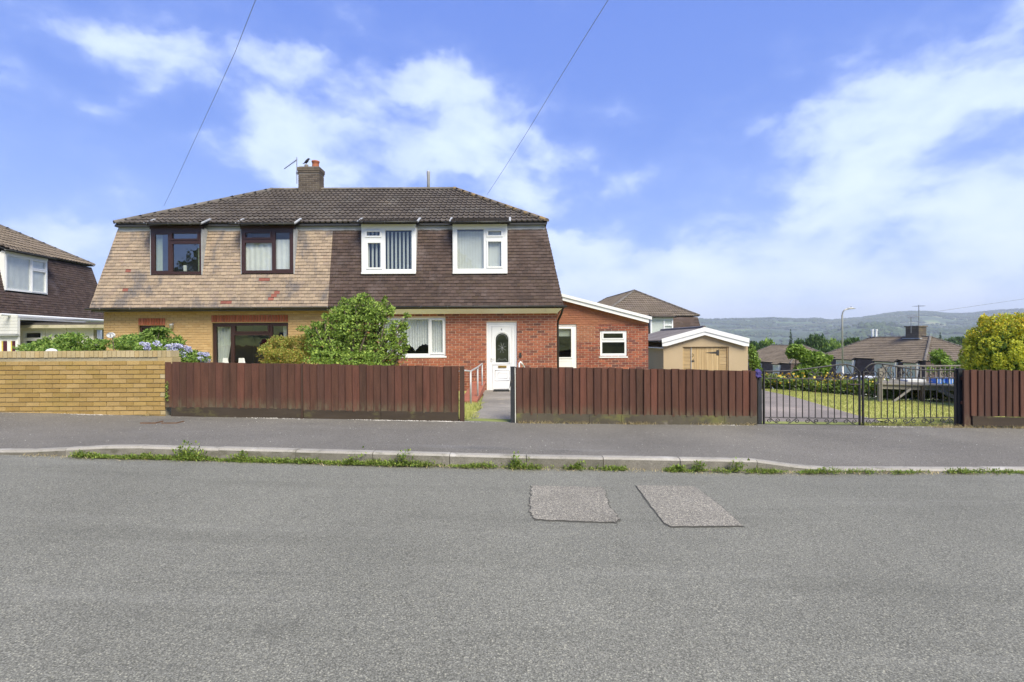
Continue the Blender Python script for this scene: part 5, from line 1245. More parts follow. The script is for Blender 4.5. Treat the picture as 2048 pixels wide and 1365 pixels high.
# tiny far house beside the dark conifer
q = P(1898, 700, 150); t = thing('far_house', 'tiny pale far-off house with a reddish hipped roof, left of the golden conifer', 'house', (q.x, 150, gz(q.x, 150)))
zb_ = gz(q.x,150)-1; e_ = P(1898, 696.5, 150).z; rt = P(1890, 687.5, 150).z; wv = (P(1912,700,150).x-P(1884,700,150).x)/2
MB().box((q.x-wv*.9, 148, zb_), (q.x+wv*.9, 154, e_)).build('wall', CREAM, t)
mb = MB(); mb.add([(q.x-wv,147.5,e_),(q.x+wv,147.5,e_),(q.x+wv,154.5,e_),(q.x-wv,154.5,e_),(q.x-wv*.4,151,rt),(q.x+wv*.4,151,rt)], [(0,1,5,4),(1,2,5),(2,3,4,5),(3,0,4),(3,2,1,0)]); mb.build('roof', mat('pale_red_roof', (.33,.2,.15), .9), t)
for i in (-.5, .1, .6): MB().box((q.x+wv*i-.35, 147.93, e_-1.5), (q.x+wv*i+.35, 148, e_-.5)).build('window', CARG, t)
# ------------------------------------------------------------------ annexe and porch between the buff house and the neighbour
AY = 19.6
A0 = lambda px, py: P(px, py, AY)
ax0_, ax1_ = A0(38, 690).x, A0(232, 690).x; zr_ = A0(120, 654).z
t = thing('annexe', 'low flat-roofed cream annexe between the neighbour house and the buff brick wall', 'building', ((ax0_+ax1_)/2, AY, 0))
fa = Face((ax0_, AY, -.1), (1,0,0), (0,0,1)); g_ = lambda a, c, e, f: (A0(a,f).x-ax0_, A0(c,e).x-ax0_, A0(a,f).z+.1, A0(a,e).z+.1)
wv_ = (*g_(46, 86, 662.5, 712),)
wall('wall', t, fa, 0, ax1_-ax0_, 0, zr_+.1, [wv_, g_(188, 207, 660, 740)], CREAM, .15)
w = window(t, fa, *wv_, UPVC, [(*g_(50.5, 82, 666.5, 676), True), (*g_(51, 83, 682, 708), False)], .0, label='small white window under the annexe roof', room=ROOMD)
for px_ in (37, 86, 128, 183):
    a_ = A0(px_, 700).x; MB().box((a_, AY-.03, -.1), (a_+.1, AY, zr_-.06)).build('pilaster', CREAM, t)
for i in range(6):
    z_ = .2+i*.3; MB().box((A0(93,700).x, AY-.012, z_), (A0(183,700).x, AY-.002, z_+.285)).build('panel', CREAM, t)
q0, q1 = A0(24, 656), A0(232, 653)
MB().box((q0.x, AY-.35, zr_-.06), (q1.x, AY+3, zr_+.06)).build('roof_edge', mat('stained_cream_edge', [(.55,.5,.38),(.35,.32,.2)], .8, 2, .2, False, layers=[((.2,.19,.1), 3, .5, .7, .5, (1,1,1))]), t)
MB().box((q0.x+.2, AY-.3, zr_+.06), (q1.x, AY+3, zr_+.15)).build('felt_edge', GUTG, t)
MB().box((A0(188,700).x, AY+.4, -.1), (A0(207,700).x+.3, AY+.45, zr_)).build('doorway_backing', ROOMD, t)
PY = 18.6; B0 = lambda px, py: P(px, py, PY)
t = thing('porch', 'white boarded porch of the neighbour house with a door of coloured glass strips', 'building', (B0(0,700).x, PY, 0))
x0_, x1_ = B0(-60, 700).x, B0(35, 700).x
for i in range(9):
    z_ = B0(0, 668).z+i*.115
    if z_ < B0(0,636).z: MB().box((x0_, PY, z_), (x1_, PY+.03, z_+.108)).build('board', CLAD, t)
MB().box((x0_, PY+.03, -.1), (x1_, PY+.1, B0(0,668).z)).build('wall', CLAD, t); MB().box((x0_, PY-.1, B0(0,672).z), (x1_+.03, PY+.05, B0(0,669).z)).build('ledge', LEAD, t)
MB().box((x0_, PY+.031, B0(0,668).z), (x1_, PY+.1, B0(0,636).z)).build('wall', CLAD, t)
MB().box((x0_, PY+.1, B0(0,640).z), (x1_+.0, PY+3, B0(0,637).z)).build('roof', LEAD, t)
YEL = mat('yellow_glass', (.6,.48,.12), .2); PRP = mat('purple_glass', (.07,.015,.03), .2)
for a_, c_, m_ in ((2.5,5.5,YEL),(5.5,13.5,PRP),(21,23.5,YEL),(23.5,30.5,PRP)):
    MB().box((B0(a_,700).x, PY+.012, .4), (B0(c_,700).x, PY+.028, B0(0,682.5).z)).build('glass_strip', m_, t)
for a_ in (1,14.5,19.5,31): MB().box((B0(a_,700).x, PY, .3), (B0(a_+1.5,700).x, PY+.03, B0(0,681).z)).build('glazing_bar', UPVC, t)
# white long roof edge lines in front of the neighbour's wall
q = [P(0,629.5,18.2), P(207,641.5,23.5)]; t = MB().tube([q[0], q[1]], .05, 6).build('roof_edge_trim', UPVC); tag(t, 'long white trim strip running along the foot of the neighbour house tiles', 'trim')
# ------------------------------------------------------------------ path side: red ramp wall, handrail, mat
t = thing('ramp_wall', 'low red-painted wall stepping down along the left side of the path', 'wall', (-.95, 13.5, 0))
pr = lambda y, z: (y, z)
for y0_, y1_, xx, zt_ in ((11.6, 15.42, -1.16, .17),):
    MB().prism([(xx,y0_,-.1),(xx,y0_,.10),(xx,y1_,.24),(xx,y1_,-.1)], (.34,0,0)).build('render', REDP, t)
    MB().prism([(xx-.02,y0_-.02,.103),(xx-.02,y1_,.243),(xx-.02,y1_,.29),(xx-.02,y0_-.02,.15)], (.38,0,0)).build('coping', REDP, t)
t = thing('handrail', 'galvanised tube handrail with three posts, left of the garden path', 'handrail', (-.9, 11.3, .1))
hp = [P(941.5, 814, 11.2), P(955.5, 804, 12.3), P(964.5, 789, 14.4)]; ht = [P(945.7,743.0,11.2), P(954,735,12.3), P(963.3,727.5,14.4)]
for a_, c_ in zip(hp, ht): MB().tube([a_-Vector((0,0,.05)), Vector((a_.x, a_.y, c_.z))], .022, 8).build('post', GALV, t, True)
e0 = P(922, 740.5, 11.0)
MB().tube([e0-Vector((.1,0,.5)), e0-Vector((.1,0,.06)), e0, Vector((hp[0].x, 11.2, ht[0].z)), Vector((hp[1].x, 12.3, ht[1].z)), Vector((hp[2].x, 14.4, ht[2].z)), Vector((hp[2].x+.0, 14.55, ht[2].z-.06))], .021, 8).build('rail', GALV, t, True)
t = thing('grab_rail', 'pale bent grab rail whose top shows above the fence right of the door', 'handrail', (.3, 14, 0))
a_ = P(1038,726,13.6); MB().tube([Vector((a_.x,13.6,0)), a_, a_+Vector((.04,.02,.02)), a_+Vector((.1,.3,-.06)), Vector((a_.x+.16,14.3,.76)), Vector((a_.x+.16,14.3,0))], .024, 8).build('rail', WHITEP, t, True)
q0, q1 = P(987, 788, 15.2), P(1019, 788, 15.2)
dm = thing('doormat', 'dark ribbed doormat in front of the white door', 'doormat', ((q0.x+q1.x)/2, 15.1, .03))
MB().box((q0.x, 14.9, gz(0,15)+.04), (q1.x, 15.3, gz(0,15)+.065)).build('mat_base', RUBBER, dm)
for i in range(12): MB().box((q0.x+.02, 14.92+i*.031, gz(0,15)+.065), (q1.x-.02, 14.94+i*.031, gz(0,15)+.075)).build('rib', RUBBER, dm)
MB().box((-1.05, 15.15, -.1), (.75, 15.47, .0)).build('door_step', PATHM).__setitem__('kind', 'structure')
# oval plaque on a stake
q = P(221, 671, 9.6); t = thing('plaque', 'white oval house plaque on a thin brown stake among the shrubs', 'sign', (q.x, 9.6, .3))
mb = MB(); el = [(q.x+.078*math.cos(2*math.pi*i/24), 9.6, q.z+.052*math.sin(2*math.pi*i/24)) for i in range(24)]
mb.prism(el, (0,.02,0)).build('face', WHITEP, t)
MB().tube([(q.x+.070*math.cos(2*math.pi*i/24), 9.592, q.z+.045*math.sin(2*math.pi*i/24)) for i in range(25)], .0035, 4).build('rim', LEAD, t)
cu = bpy.data.curves.new('numeral', 'FONT'); cu.body = '2'; cu.size = .06; cu.extrude = .002; cu.align_x = 'CENTER'
tmp = bpy.data.objects.new('tmp', cu); COL.objects.link(tmp); dg = bpy.context.evaluated_depsgraph_get(); dg.update()
me = bpy.data.meshes.new_from_object(tmp.evaluated_get(dg)); bpy.data.objects.remove(tmp); me.materials.clear()
me.transform(Face((q.x, 9.595, q.z-.02), (1,0,0), (0,0,1)).m()); link('numeral', me, GREYP, t)
MB().tube([(q.x+.02, 9.62, q.z-.03), (q.x+.06, 9.62, q.z-.4), (q.x+.1, 9.62, .3)], .008, 5).build('stake', BARK, t)
# white ball behind the wall
q = P(103, 703, 9.2); tag(MB().lathe([(.02,.07),(.07,.05),(.1,.0),(.1,-.05),(.05,-.1),(.05,-.6)], (q.x, 9.2, q.z-.02), 14).build('bird_bath', WHITEP, None, True), 'white domed top of a garden ornament just over the yellow wall', 'ornament')
# garden chairs
def chair(px, Y, label, tilt):
    x = P(px, 720, Y).x; z = P(px, 716.5, Y).z; t = thing('garden_chair', label, 'chair', (x, Y, .1), 'white garden chairs by the patio window')
    fl = gz(x, Y)+.02
    MB().box((x-.22, Y-.02, fl+.4), (x+.22, Y+.42, fl+.44)).build('seat', WHITEP, t)
    mb = MB(); bk = [(x-.06+.0, Y-.06, z-.0), (x+.06, Y-.06, z), (x+.07, Y-.05, z-.1), (x+.2, Y-.02, fl+.45), (x-.2, Y-.02, fl+.45), (x-.07, Y-.05, z-.1)]
    mb.prism(bk, (tilt, .03, 0)).build('backrest', WHITEP, t)
    for a_ in (-.2, .2):
        for b_ in (0, .4): MB().tube([(x+a_, Y+b_, fl), (x+a_*.9, Y+b_, fl+.41)], .018, 6).build('leg', WHITEP, t)
chair(452.5, 14.0, 'white garden chair with a rounded back, nearer the tied curtain', .0)
chair(484, 14.2, 'white garden chair with a slanted square back, under the wide patio window', .02)
# ------------------------------------------------------------------ plants of the front gardens
def bl(px, py, rx, ry, Y, ryd=None):
    q = P(px, py, Y); s = F/Y; return (q.x, q.y, q.z, rx/s, (ryd if ryd else rx/s*.8), ry/s)
def plant(name, label, cat, base, blobs, n, size, m, stems=None, group=None, r0=.03, part='leaves', bark=BARK, **k):
    t = thing(name, label, cat, base, group)
    o = foliage(part, blobs, n, size, m, t, **k)
    tips = stems or [b_[:3] for b_ in blobs]
    branches('stem', base, tips, r0, bark, t, seed=len(label)); return t
B = [bl(712,655,62,48,11), bl(668,690,58,40,11), bl(760,700,58,42,11.1), bl(722,612,34,24,11), bl(752,628,32,26,10.9), bl(690,632,38,28,11.1), bl(792,668,22,30,11), bl(640,668,32,22,11), bl(705,720,95,30,10.9), bl(728,595,15,11,11), bl(688,602,8,10,11), bl(782,622,9,16,11), bl(814,633,8,9,11), bl(806,652,15,10,11), bl(606,657,14,6,11), bl(770,604,7,14,11)]
gq = random.Random(31)
for i in range(38):
    a_ = gq.uniform(-.25, math.pi+.25); rx_, ry_ = (96, 66) if gq.random() < .6 else (60, 88)
    px_, py_ = 710+rx_*gq.uniform(.86,1.12)*math.cos(a_), 688-ry_*gq.uniform(.86,1.12)*math.sin(a_)
    if 655 < px_ < 770 or py_ > 625: B.append(bl(px_, py_, gq.uniform(4,8), gq.uniform(7,13), 11+gq.uniform(-.3,.3)))
plant('leafy_shrub', 'large bright green shrub bulging above the fence between the two houses', 'shrub', (P(712,700,11).x, 11, gz(-3.4,11)), B, 30000, .068, LF_MAIN, shell=.32, hole=.26, aspect=.48, seed=3, r0=.05, up=.25)
B = [bl(570,702,52,28,11.4), bl(600,690,34,22,11.4), bl(540,712,26,24,11.3), bl(590,712,50,22,11.3), bl(560,685,26,15,11.4), bl(615,680,16,14,11.4)]
plant('bronze_shrub', 'small-leaved bronze and yellow-green shrub, left of the large green shrub', 'shrub', (P(575,720,11.4).x, 11.4, .15), B, 19000, .036, LF_SPI, shell=.5, hole=.4, aspect=.6, seed=5, up=.5)
B = [bl(130,690,52,22,10.3), bl(150,682,32,18,10.3), bl(95,692,30,14,10.2), bl(190,692,26,15,10.3), bl(110,700,70,18,10.2), bl(215,690,18,12,10.3)]
plant('leafy_shrub', 'low green shrub behind the yellow wall, nearest the left edge of the gardens', 'shrub', (P(140,700,10.3).x, 10.3, .3), B, 7500, .07, LF_HYD, shell=.35, hole=.6, seed=7)
B = [bl(305,676,42,19,10.5), bl(265,684,34,16,10.5), bl(345,684,25,14,10.5), bl(290,692,62,16,10.4), bl(318,666,26,12,10.5), bl(240,692,25,12,10.5), bl(355,690,12,12,10.5)]
plant('leafy_shrub', 'green shrub in front of the small soldier-arched window of the buff house', 'shrub', (P(300,700,10.5).x, 10.5, .3), B, 9500, .065, LF_HYD, shell=.35, hole=.6, seed=8)
B = [bl(365,712,40,16,9.3), bl(345,702,30,10,9.3), bl(400,716,22,12,9.3), bl(375,720,44,14,9.2), bl(300,698,30,10,9.5)]
hy = plant('hydrangea', 'mophead hydrangea full of pale blue-violet flowers at the wall and fence corner', 'hydrangea', (P(365,720,9.3).x, 9.3, .3), B, 2600, .06, LF_HYD, shell=.4, seed=9)
g = random.Random(4)
for i in range(34):
    if i < 27: px_ = g.uniform(332, 422); py_ = 690+max(0, (px_-370))*.42+g.uniform(-1, 24)
    else: px_ = g.uniform(284, 326); py_ = g.uniform(684, 698)
    Y = 9.12+g.uniform(-.05,.12); q = P(px_, py_, Y); r_ = g.uniform(.035,.062)
    foliage('flower_head', [(q.x,q.y,q.z,r_*1.25,r_,r_*.75)], 70, .024, PETAL, hy, shell=.85, aspect=.9, seed=i)
# creeper on the wall end
foliage('x', [], 0, .02, LF_HYD) if False else None
q = P(336, 790, 8.48)
tag(foliage('creeper', [(q.x-.02, 8.48, q.z-.02, .045, .02, .10), (q.x-.02,8.48,q.z+.14,.03,.02,.08), (q.x-.06,8.46,q.z-.42,.06,.02,.03)], 150, .028, LF_HYD, None, .2), 'thin dark creeper climbing the joint of yellow wall and fence', 'creeper')
# golden conifer
B = []; q0 = P(2008, 690, 10.8); gx_, gy_ = q0.x, 10.8; ztop = P(1990, 634, 10.8).z; g = random.Random(9)
zb0 = gz(gx_, gy_); Hh = ztop-zb0
for i in range(150):
    t_ = g.random()**.8; z_ = zb0+Hh*(.06+.90*t_); rad = .72*math.sqrt(max(.02, 1-((z_-zb0-Hh*.45)/(Hh*.56))**2))
    a_ = g.uniform(0, 2*math.pi); rr_2 = rad*(.80+.12*g.random())
    B.append((gx_+rr_2*math.cos(a_), gy_+rr_2*math.sin(a_), z_, .12, .12, .17))
B.append((gx_, gy_, zb0+Hh*.45, .6, .6, Hh*.48))
t = thing('golden_conifer', 'dense rounded golden-yellow conifer standing behind the right fence', 'conifer', (gx_, gy_, zb0))
foliage('core', [(gx_,gy_,zb0+Hh*.46,.60,.60,Hh*.47)], 9000, .10, LF_HYD, t, shell=.6, seed=77, up=.6)
foliage('crown', B, 36000, .055, LF_GOLD, t, shell=.7, aspect=.42, seed=12, up=1.0)
Bt = [b_ for b_ in B[:-1] if b_[2] > zb0+Hh*.80 or g.random() < .12]
foliage('growth_tips', [(b_[0],b_[1],b_[2]+.03,.12,.12,.15) for b_ in Bt], 2600, .05, LF_TIP, t, shell=.8, aspect=.4, seed=13, up=1.2)
MB().tube([(gx_,gy_,zb0-.1),(gx_,gy_,zb0+Hh*.7)], [.07,.03], 6).build('trunk', BARK, t)
# small tree with stake, shrubs beyond the lawn
def tree(name, label, cat, px, Y, blobs, n, size, m, group=None, trunk=.06, **k):
    q = P(px, 700, Y); z_ = gz(q.x, Y); t = thing(name, label, cat, (q.x, Y, z_), group)
    foliage('crown', blobs, n, size, m, t, **k)
    c = Vector(np.mean([b_[:3] for b_ in blobs], 0)); branches('trunk', (q.x, Y, z_-.1), [b_[:3] for b_ in blobs[:6]], trunk, BARK, t, seed=int(px)); return t
B = [bl(1592,703,19,15,18), bl(1608,712,16,14,18), bl(1630,722,26,18,18), bl(1640,735,20,16,18), bl(1612,742,24,15,18), bl(1600,755,18,14,18), bl(1655,718,10,8,18), bl(1583,710,9,8,18)]
tree('young_tree', 'young spreading tree behind the left gate leaf, left of the street lamp', 'tree', 1612, 18, B, 8000, .15, LF_LITE, shell=.2, seed=21, trunk=.05)
q = P(1620, 756, 16.3); qb = gz(q.x, 16.3)
tag(MB().tube([(q.x,16.3,qb-.2),(q.x,16.3,q.z)], .075, 8).build('wooden_post', WOODG), 'short grey wooden post in the flower bed under the young tree', 'post')
B = [bl(1880,724,22,18,20), bl(1875,708,14,10,20), bl(1892,735,24,14,20), bl(1862,735,12,12,20)]
tree('shrub', 'loose light green shrub left of the golden conifer, above the blue crates', 'shrub', 1880, 20, B, 2600, .13, LF_LITE, shell=.2, hole=1.0, seed=22)
B = [bl(1506,712,10,22,24), bl(1510,730,12,20,24), bl(1502,700,6,12,24), bl(1515,745,10,18,24)]
tree('shrub', 'light green shrub at the right corner of the garage', 'shrub', 1507, 24, B, 1800, .12, LF_LITE, shell=.2, seed=23)
B = [bl(1918,728,9,10,15), bl(1926,722,8,12,15), bl(1930,742,16,14,15)]
tree('shrub', 'small bright green sprawling shrub tucked against the foot of the golden conifer', 'shrub', 1924, 15, B, 1200, .07, LF_LITE, shell=.2, seed=24)
# flower bed beyond the lawn
BC = [(7.4,16.0),(8.3,14.4),(9.0,12.9),(10.2,12.1),(11.6,11.4),(13.5,10.8)]
def bedpt(g, off=0):
    s = g.random()*(len(BC)-1); i = int(s); f_ = s-i; x = BC[i][0]*(1-f_)+BC[i+1][0]*f_; y = BC[i][1]*(1-f_)+BC[i+1][1]*f_
    return x+g.normal()*.16+.2, y+g.normal()*.22+.35+off
def bedmass(name, n, m, size, h, seed, hf=lambda x: 1, k=4, asp=.35):
    g = np.random.default_rng(seed); V = []
    for _ in range(n):
        x, y = bedpt(g); z_ = gz(x, y)+h*hf(x)*g.random()**.6*(1+.3*math.sin(x*9)*math.sin(x*4.1+1))
        a = g.uniform(0, 2*np.pi); el = g.uniform(-.2, 1.3); L_ = size*g.uniform(.6,1.4); c = np.array([x,y,z_])
        d = np.array([math.cos(a)*math.cos(el), math.sin(a)*math.cos(el), math.sin(el)]); s = np.cross(d, g.normal(size=3)); s /= np.linalg.norm(s)
        V += [c, c+d*L_*.5+s*L_*asp, c+d*L_, c+d*L_*.5-s*L_*asp]
    return kind(link(name, npmesh(name, np.array(V), 4), m), 'stuff')
bedmass('bed_foliage', 15000, LF_BED, .09, .36, 31, lambda x: 1.0 if x < 9.3 else .9)
bedmass('yellow_flowers', 1700, FL_YEL, .06, .50, 32, lambda x: 1.1 if (8.0 < x < 8.9) else .75, asp=.5)
bedmass('white_flowers', 450, FL_WHT, .05, .5, 33, lambda x: .9, asp=.5)
# orange flowers in a pot by the left gate hinge
for i, (px_, py_) in enumerate(((1533,752),(1560,756))):
    q = P(px_, py_, 19); z_ = gz(q.x, 19); t = thing('flower_pot', 'orange flowers in a raised pot %s' % ('seen through the gate beside the slim post' if i == 0 else 'seen through the third gate bar gap'), 'flower pot', (q.x, 19, z_), 'pots of orange flowers')
    foliage('flowers', [(q.x,19,q.z,.2,.2,.12)], 90, .06, FL_YEL, t, shell=.3, seed=40+i, aspect=.9)
    foliage('leaves', [(q.x,19,q.z-.1,.2,.2,.15)], 150, .08, LF_BED, t, shell=.2, seed=42+i)
    MB().lathe([(.14,0),(.2,q.z-z_-.15),(.22,q.z-z_-.12),(.2,q.z-z_-.1)], (q.x,19,z_), 12).build('pot', POTM, t, True)
# ------------------------------------------------------------------ raised decking with rail and crates
DY0, DY1 = 11.9, 13.1
dl = P(1760, 770, DY0); zt_ = P(1760, 768.5, DY0).z; dx1_ = 12.2
t = thing('raised_deck', 'raised grey timber deck on posts with a balustrade, beyond the lawn', 'decking', (dl.x, DY0, 0))
slp = lambda x: zt_-(x-dl.x)*.035
sk = lambda y: dl.x+(y-DY0)*.78
for y_ in (DY0, (DY0+DY1)/2, DY1):
    MB().prism([(sk(y_),y_,zt_-.11),(dx1_,y_,slp(dx1_)-.11),(dx1_,y_,slp(dx1_)-.01),(sk(y_),y_,zt_-.01)], (0,.045,0)).build('beam', WOODG, t)
nb_ = 11
for i in range(nb_):
    y_ = DY0-.04+(DY1-DY0+.1)*i/nb_
    MB().prism([(sk(y_)-.03,y_,zt_-.008),(dx1_,y_,slp(dx1_)-.008),(dx1_,y_,slp(dx1_)+.02),(sk(y_)-.03,y_,zt_+.02)], (0,.11,0)).build('deck_board', WOODG, t)
for x_, y_, top_ in ((dl.x,DY0,True),(dl.x+.98,DY0,False),(dl.x+2.3,DY0,True),(sk(DY1),DY1,True),(dl.x+1.2,DY1,False),(dl.x+2.4,DY1,True),(dl.x+3.4,DY0,True)):
    MB().box((x_-.036, y_-.036, gz(x_,y_)-.3), (x_+.036, y_+.036, slp(x_)+(.36 if top_ else -.02))).build('post', WOODG if x_ != dl.x+.98 else BARK, t)
for x_, sg in ((dl.x+.15,-1),(dl.x+2.0,1),(dl.x+1.9,1)):
    MB().tube([(x_+.55*(1 if sg < 0 else -1)*1.0, DY0-.03, slp(x_)-.1), (x_-(0 if sg < 0 else -.25), DY0-.03, slp(x_)-.5)], .03, 4).build('brace', WOODG, t)
for y_ in (DY1,):
    MB().box((sk(y_), y_-.03, zt_+.34), (dx1_, y_+.03, zt_+.37)).build('top_rail', WOODG, t)
    for i in range(19):
        x_ = sk(y_)+.08+i*.125; MB().box((x_, y_-.012, slp(x_)+.02), (x_+.022, y_+.012, zt_+.34)).build('baluster', WOODG, t)
for i, (px_, w_, h_, m_, nm, lb) in enumerate(((1874,.22,.13,BLUEP,'crate','blue plastic crate on the deck, left one of two, nearer the lamp'),(1899,.24,.14,BLUEP,'crate','blue plastic crate on the deck, right one of two, nearer the gate post'))):
    q = P(px_, 770, 12.4); z_ = slp(q.x)+.02; t = thing('crate', lb, 'crate', (q.x,12.4,z_), 'blue crates on the deck')
    mb = MB(); a_, c_, y0_, y1_ = q.x-w_/2, q.x+w_/2, 12.3, 12.5
    mb.box((a_,y0_,z_),(c_,y1_,z_+.01)); mb.box((a_,y0_,z_+.01),(c_,y0_+.01,z_+h_)); mb.box((a_,y1_-.01,z_+.01),(c_,y1_,z_+h_)); mb.box((a_,y0_+.01,z_+.01),(a_+.01,y1_-.01,z_+h_)); mb.box((c_-.01,y0_+.01,z_+.01),(c_,y1_-.01,z_+h_)); mb.build('body', BLUEP, t)
    mb = MB(); 
    for c4 in cells(a_-.012, c_+.012, y0_-.012, y1_+.012, [(a_+.012, c_-.012, y0_+.012, y1_-.012)]): mb.box((c4[0], c4[2], z_+h_), (c4[1], c4[3], z_+h_+.012))
    mb.build('rim', BLUEP, t)
    for j in range(3): MB().box((a_+.03+j*.065, y0_-.006, z_+.02), (a_+.045+j*.065, y0_-.001, z_+h_-.01)).build('rib', WHITEP, t)
q = P(1815, 765, 13); z_ = slp(q.x)+.02
mb = MB(); mb.box((q.x-.3, 12.6, z_), (q.x+.15, 12.9, z_+.07)); tag(mb.build('white_box', WHITEP), 'low white box lying on the deck left of the blue crates', 'box')
# ------------------------------------------------------------------ street lamp
LY = 28; q = P(1685, 700, LY); z0_ = gz(q.x, LY)
t = thing('street_lamp', 'grey steel street lamp with a curved arm beyond the gates', 'street lamp', (q.x, LY, z0_))
pz_ = [P(1685.5, y_, LY).z for y_ in (760, 690, 640)]
MB().tube([(q.x,LY,z0_-.1),(q.x,LY,P(0,742,LY).z-.0)], .058, 8).build('base', GALV, t, True)
zt2 = P(1684,632,LY).z
MB().tube([(q.x,LY,P(0,742,LY).z),(q.x-.01,LY,zt2),(q.x+.02,LY,zt2+.18),(q.x+.10,LY,zt2+.30),(q.x+.24,LY,zt2+.36),(q.x+.36,LY,zt2+.37)], .042, 8).build('pole', GALV, t, True)
mb = MB(); zz_ = zt2+.36; prof = [(.25,.03,.03),(.34,.06,.055),(.5,.10,.075),(.62,.08,.05),(.72,.03,.02)]
vs = []
for x_, w_, h_ in prof:
    for j in range(8): a_ = 2*math.pi*j/8; vs.append((q.x+x_, LY+w_*math.cos(a_), zz_+.03+h_*math.sin(a_)*(1 if math.sin(a_) > 0 else .5)))
mb.add(vs, [(i*8+j, i*8+(j+1)%8, (i+1)*8+(j+1)%8, (i+1)*8+j) for i in range(4) for j in range(8)]+[tuple(range(7,-1,-1)), tuple(range(32,40))]).build('lantern', GALV, t, True)
MB().lathe([(.02,0),(.02,.04),(.0,.05)], (q.x+.48, LY, zz_+.10), 6).build('sensor', BLACKP, t)
# ------------------------------------------------------------------ cars
def car(label, locv, rot, paint, Lc=4.1, Hc=1.46):
    t = thing('parked_car', label, 'car', (0,0,0), 'cars', world=False); h = Lc/2
    st = [(-h,.45,.62,.62,.55),(-h+.12,.28,.78,.80,.74),(-h+.7,.22,.90,.93,.84),(-h+1.05,.20,.95,.98,.86),(-h+1.75,.20,.95,1.42*Hc/1.46,.86),(-.1,.20,.93,Hc,.87),(.6,.20,.93,Hc*.99,.87),(h-.85,.20,.95,Hc*.93,.86),(h-.25,.25,.95,1.05,.82),(h-.05,.30,.85,.88,.74),(h,.42,.6,.6,.6)]
    vs, fs = [], []
    for x, zb, zm, zt_, w in st:
        wt = w*(.80 if zt_ > zm+.15 else .93)
        vs += [(x,-w*.96,zb),(x,-w,(zb+zm)/2),(x,-w*.97,zm),(x,-wt,zt_-.03),(x,-wt*.82,zt_),(x,wt*.82,zt_),(x,wt,zt_-.03),(x,w*.97,zm),(x,w,(zb+zm)/2),(x,w*.96,zb)]
    k = 10
    for i in range(len(st)-1):
        for j in range(k): fs.append((i*k+j, i*k+(j+1) % k, (i+1)*k+(j+1) % k, (i+1)*k+j))
    fs += [tuple(range(k-1,-1,-1)), tuple(range((len(st)-1)*k, len(st)*k))]
    mb = MB().add(vs, [f[::-1] for f in fs]); mb.build('body', paint, t, False)
    def vtx(i, j): return Vector(vs[i*k+j])
    def glassq(i0, i1, j0, j1, nm, ins=.12, e=.012):
        a_, b_, c_, d_ = vtx(i0,j0), vtx(i1,j0), vtx(i1,j1), vtx(i0,j1); cc = (a_+b_+c_+d_)/4; n_ = (b_-a_).cross(d_-a_).normalized()
        if n_.dot(cc-Vector((0,0,.7))) < 0: n_ = -n_
        q = [cc+(p-cc)*(1-ins)+n_*e for p in (a_,b_,c_,d_)]; MB().add(q, [(0,1,2,3)]).build(nm, CARG, t)
    for i0, i1 in ((4,5),(5,6),(6,7)):
        glassq(i0, i1, 2, 3, 'side_window'); glassq(i0, i1, 7, 6, 'side_window')
    glassq(3, 4, 4, 5, 'windscreen', .10, .02); glassq(7, 8, 4, 5, 'rear_window', .14, .02)
    for x in (-h+.75, h-.75):
        for y in (-.80, .80):
            w = MB(); ring = [(.31,-.1),(.33,-.06),(.33,.06),(.31,.1)]
            w.lathe([(r_,z_) for r_, z_ in ring], (0,0,0), 18); w.v = [(a_+x, c_+y, b_+.33) for a_, b_, c_ in w.v]; wo = w.build('wheel', RUBBER, t)
            w = MB().lathe([(.2,-.105),(.21,.105)], (0,0,0), 12); w.v = [(a_+x, c_+y, b_+.33) for a_, b_, c_ in w.v]; w.build('rim', RIM, wo)
    for y in (-.58,.58): MB().box((-h-.01, y-.16, .62), (-h+.08, y+.16, .72)).build('headlight', WHITEP, t); MB().box((h-.1, y-.14, .72), (h+.005, y+.14, .84)).build('tail_light', mat('tail_lamp', (.3,.01,.01), .3) if 'tail_lamp' not in MATS else MATS['tail_lamp'], t)
    t.location = locv; t.rotation_euler = (0,0,R(rot)); return t
q = P(1735, 753, 30); car('white car parked beyond the flower bed behind the middle of the gates', (q.x, 30, q.z-1.46), 8, WHITEC)
q = P(1550, 760, 33); car('white car showing only its roof, left of the young tree', (q.x, 33, q.z-1.46), 14, WHITEC)
c_ = car('red car parked across the street behind the viewer, mirrored in the patio window', (-17, -8, rz(-17)+.05+.28), 2, REDC)
# ------------------------------------------------------------------ cables
def cable(label, pts, r):
    o = MB().tube(pts, r, 5).build('overhead_cable', WIRE); tag(o, label, 'cable', 'overhead cables')
def sag(a, b_, s, n=24): return [a.lerp(b_, i/n)-Vector((0,0,s*4*(i/n)*(1-i/n))) for i in range(n+1)]
a_ = P(328, 412, 18.6); c_ = P(512, -5, 9.0); c2 = c_+(c_-P(430,190,12.2))*.9
cable('left overhead telephone cable slanting up from behind the buff roof', [P(328,412,19), P(352,362,16.5), P(385,290,14), P(430,193,11.7), P(470,105,10.0), P(512,-2,8.4), P(560,-150,6.8)], .005)
cable('right overhead telephone cable slanting up from the right roof hip', [P(974,390,17), P(1010,335,14.5), P(1060,255,12), P(1110,172,10), P(1165,82,8.4), P(1219,-4,7.2), P(1290,-150,5.9)], .005)
cable('long faint cable crossing in front of the distant hills', [P(1380,662,40), P(1560,655,42), P(1700,640,44), P(1820,631,46), P(2050,598,50), P(2300,555,54)], .018)
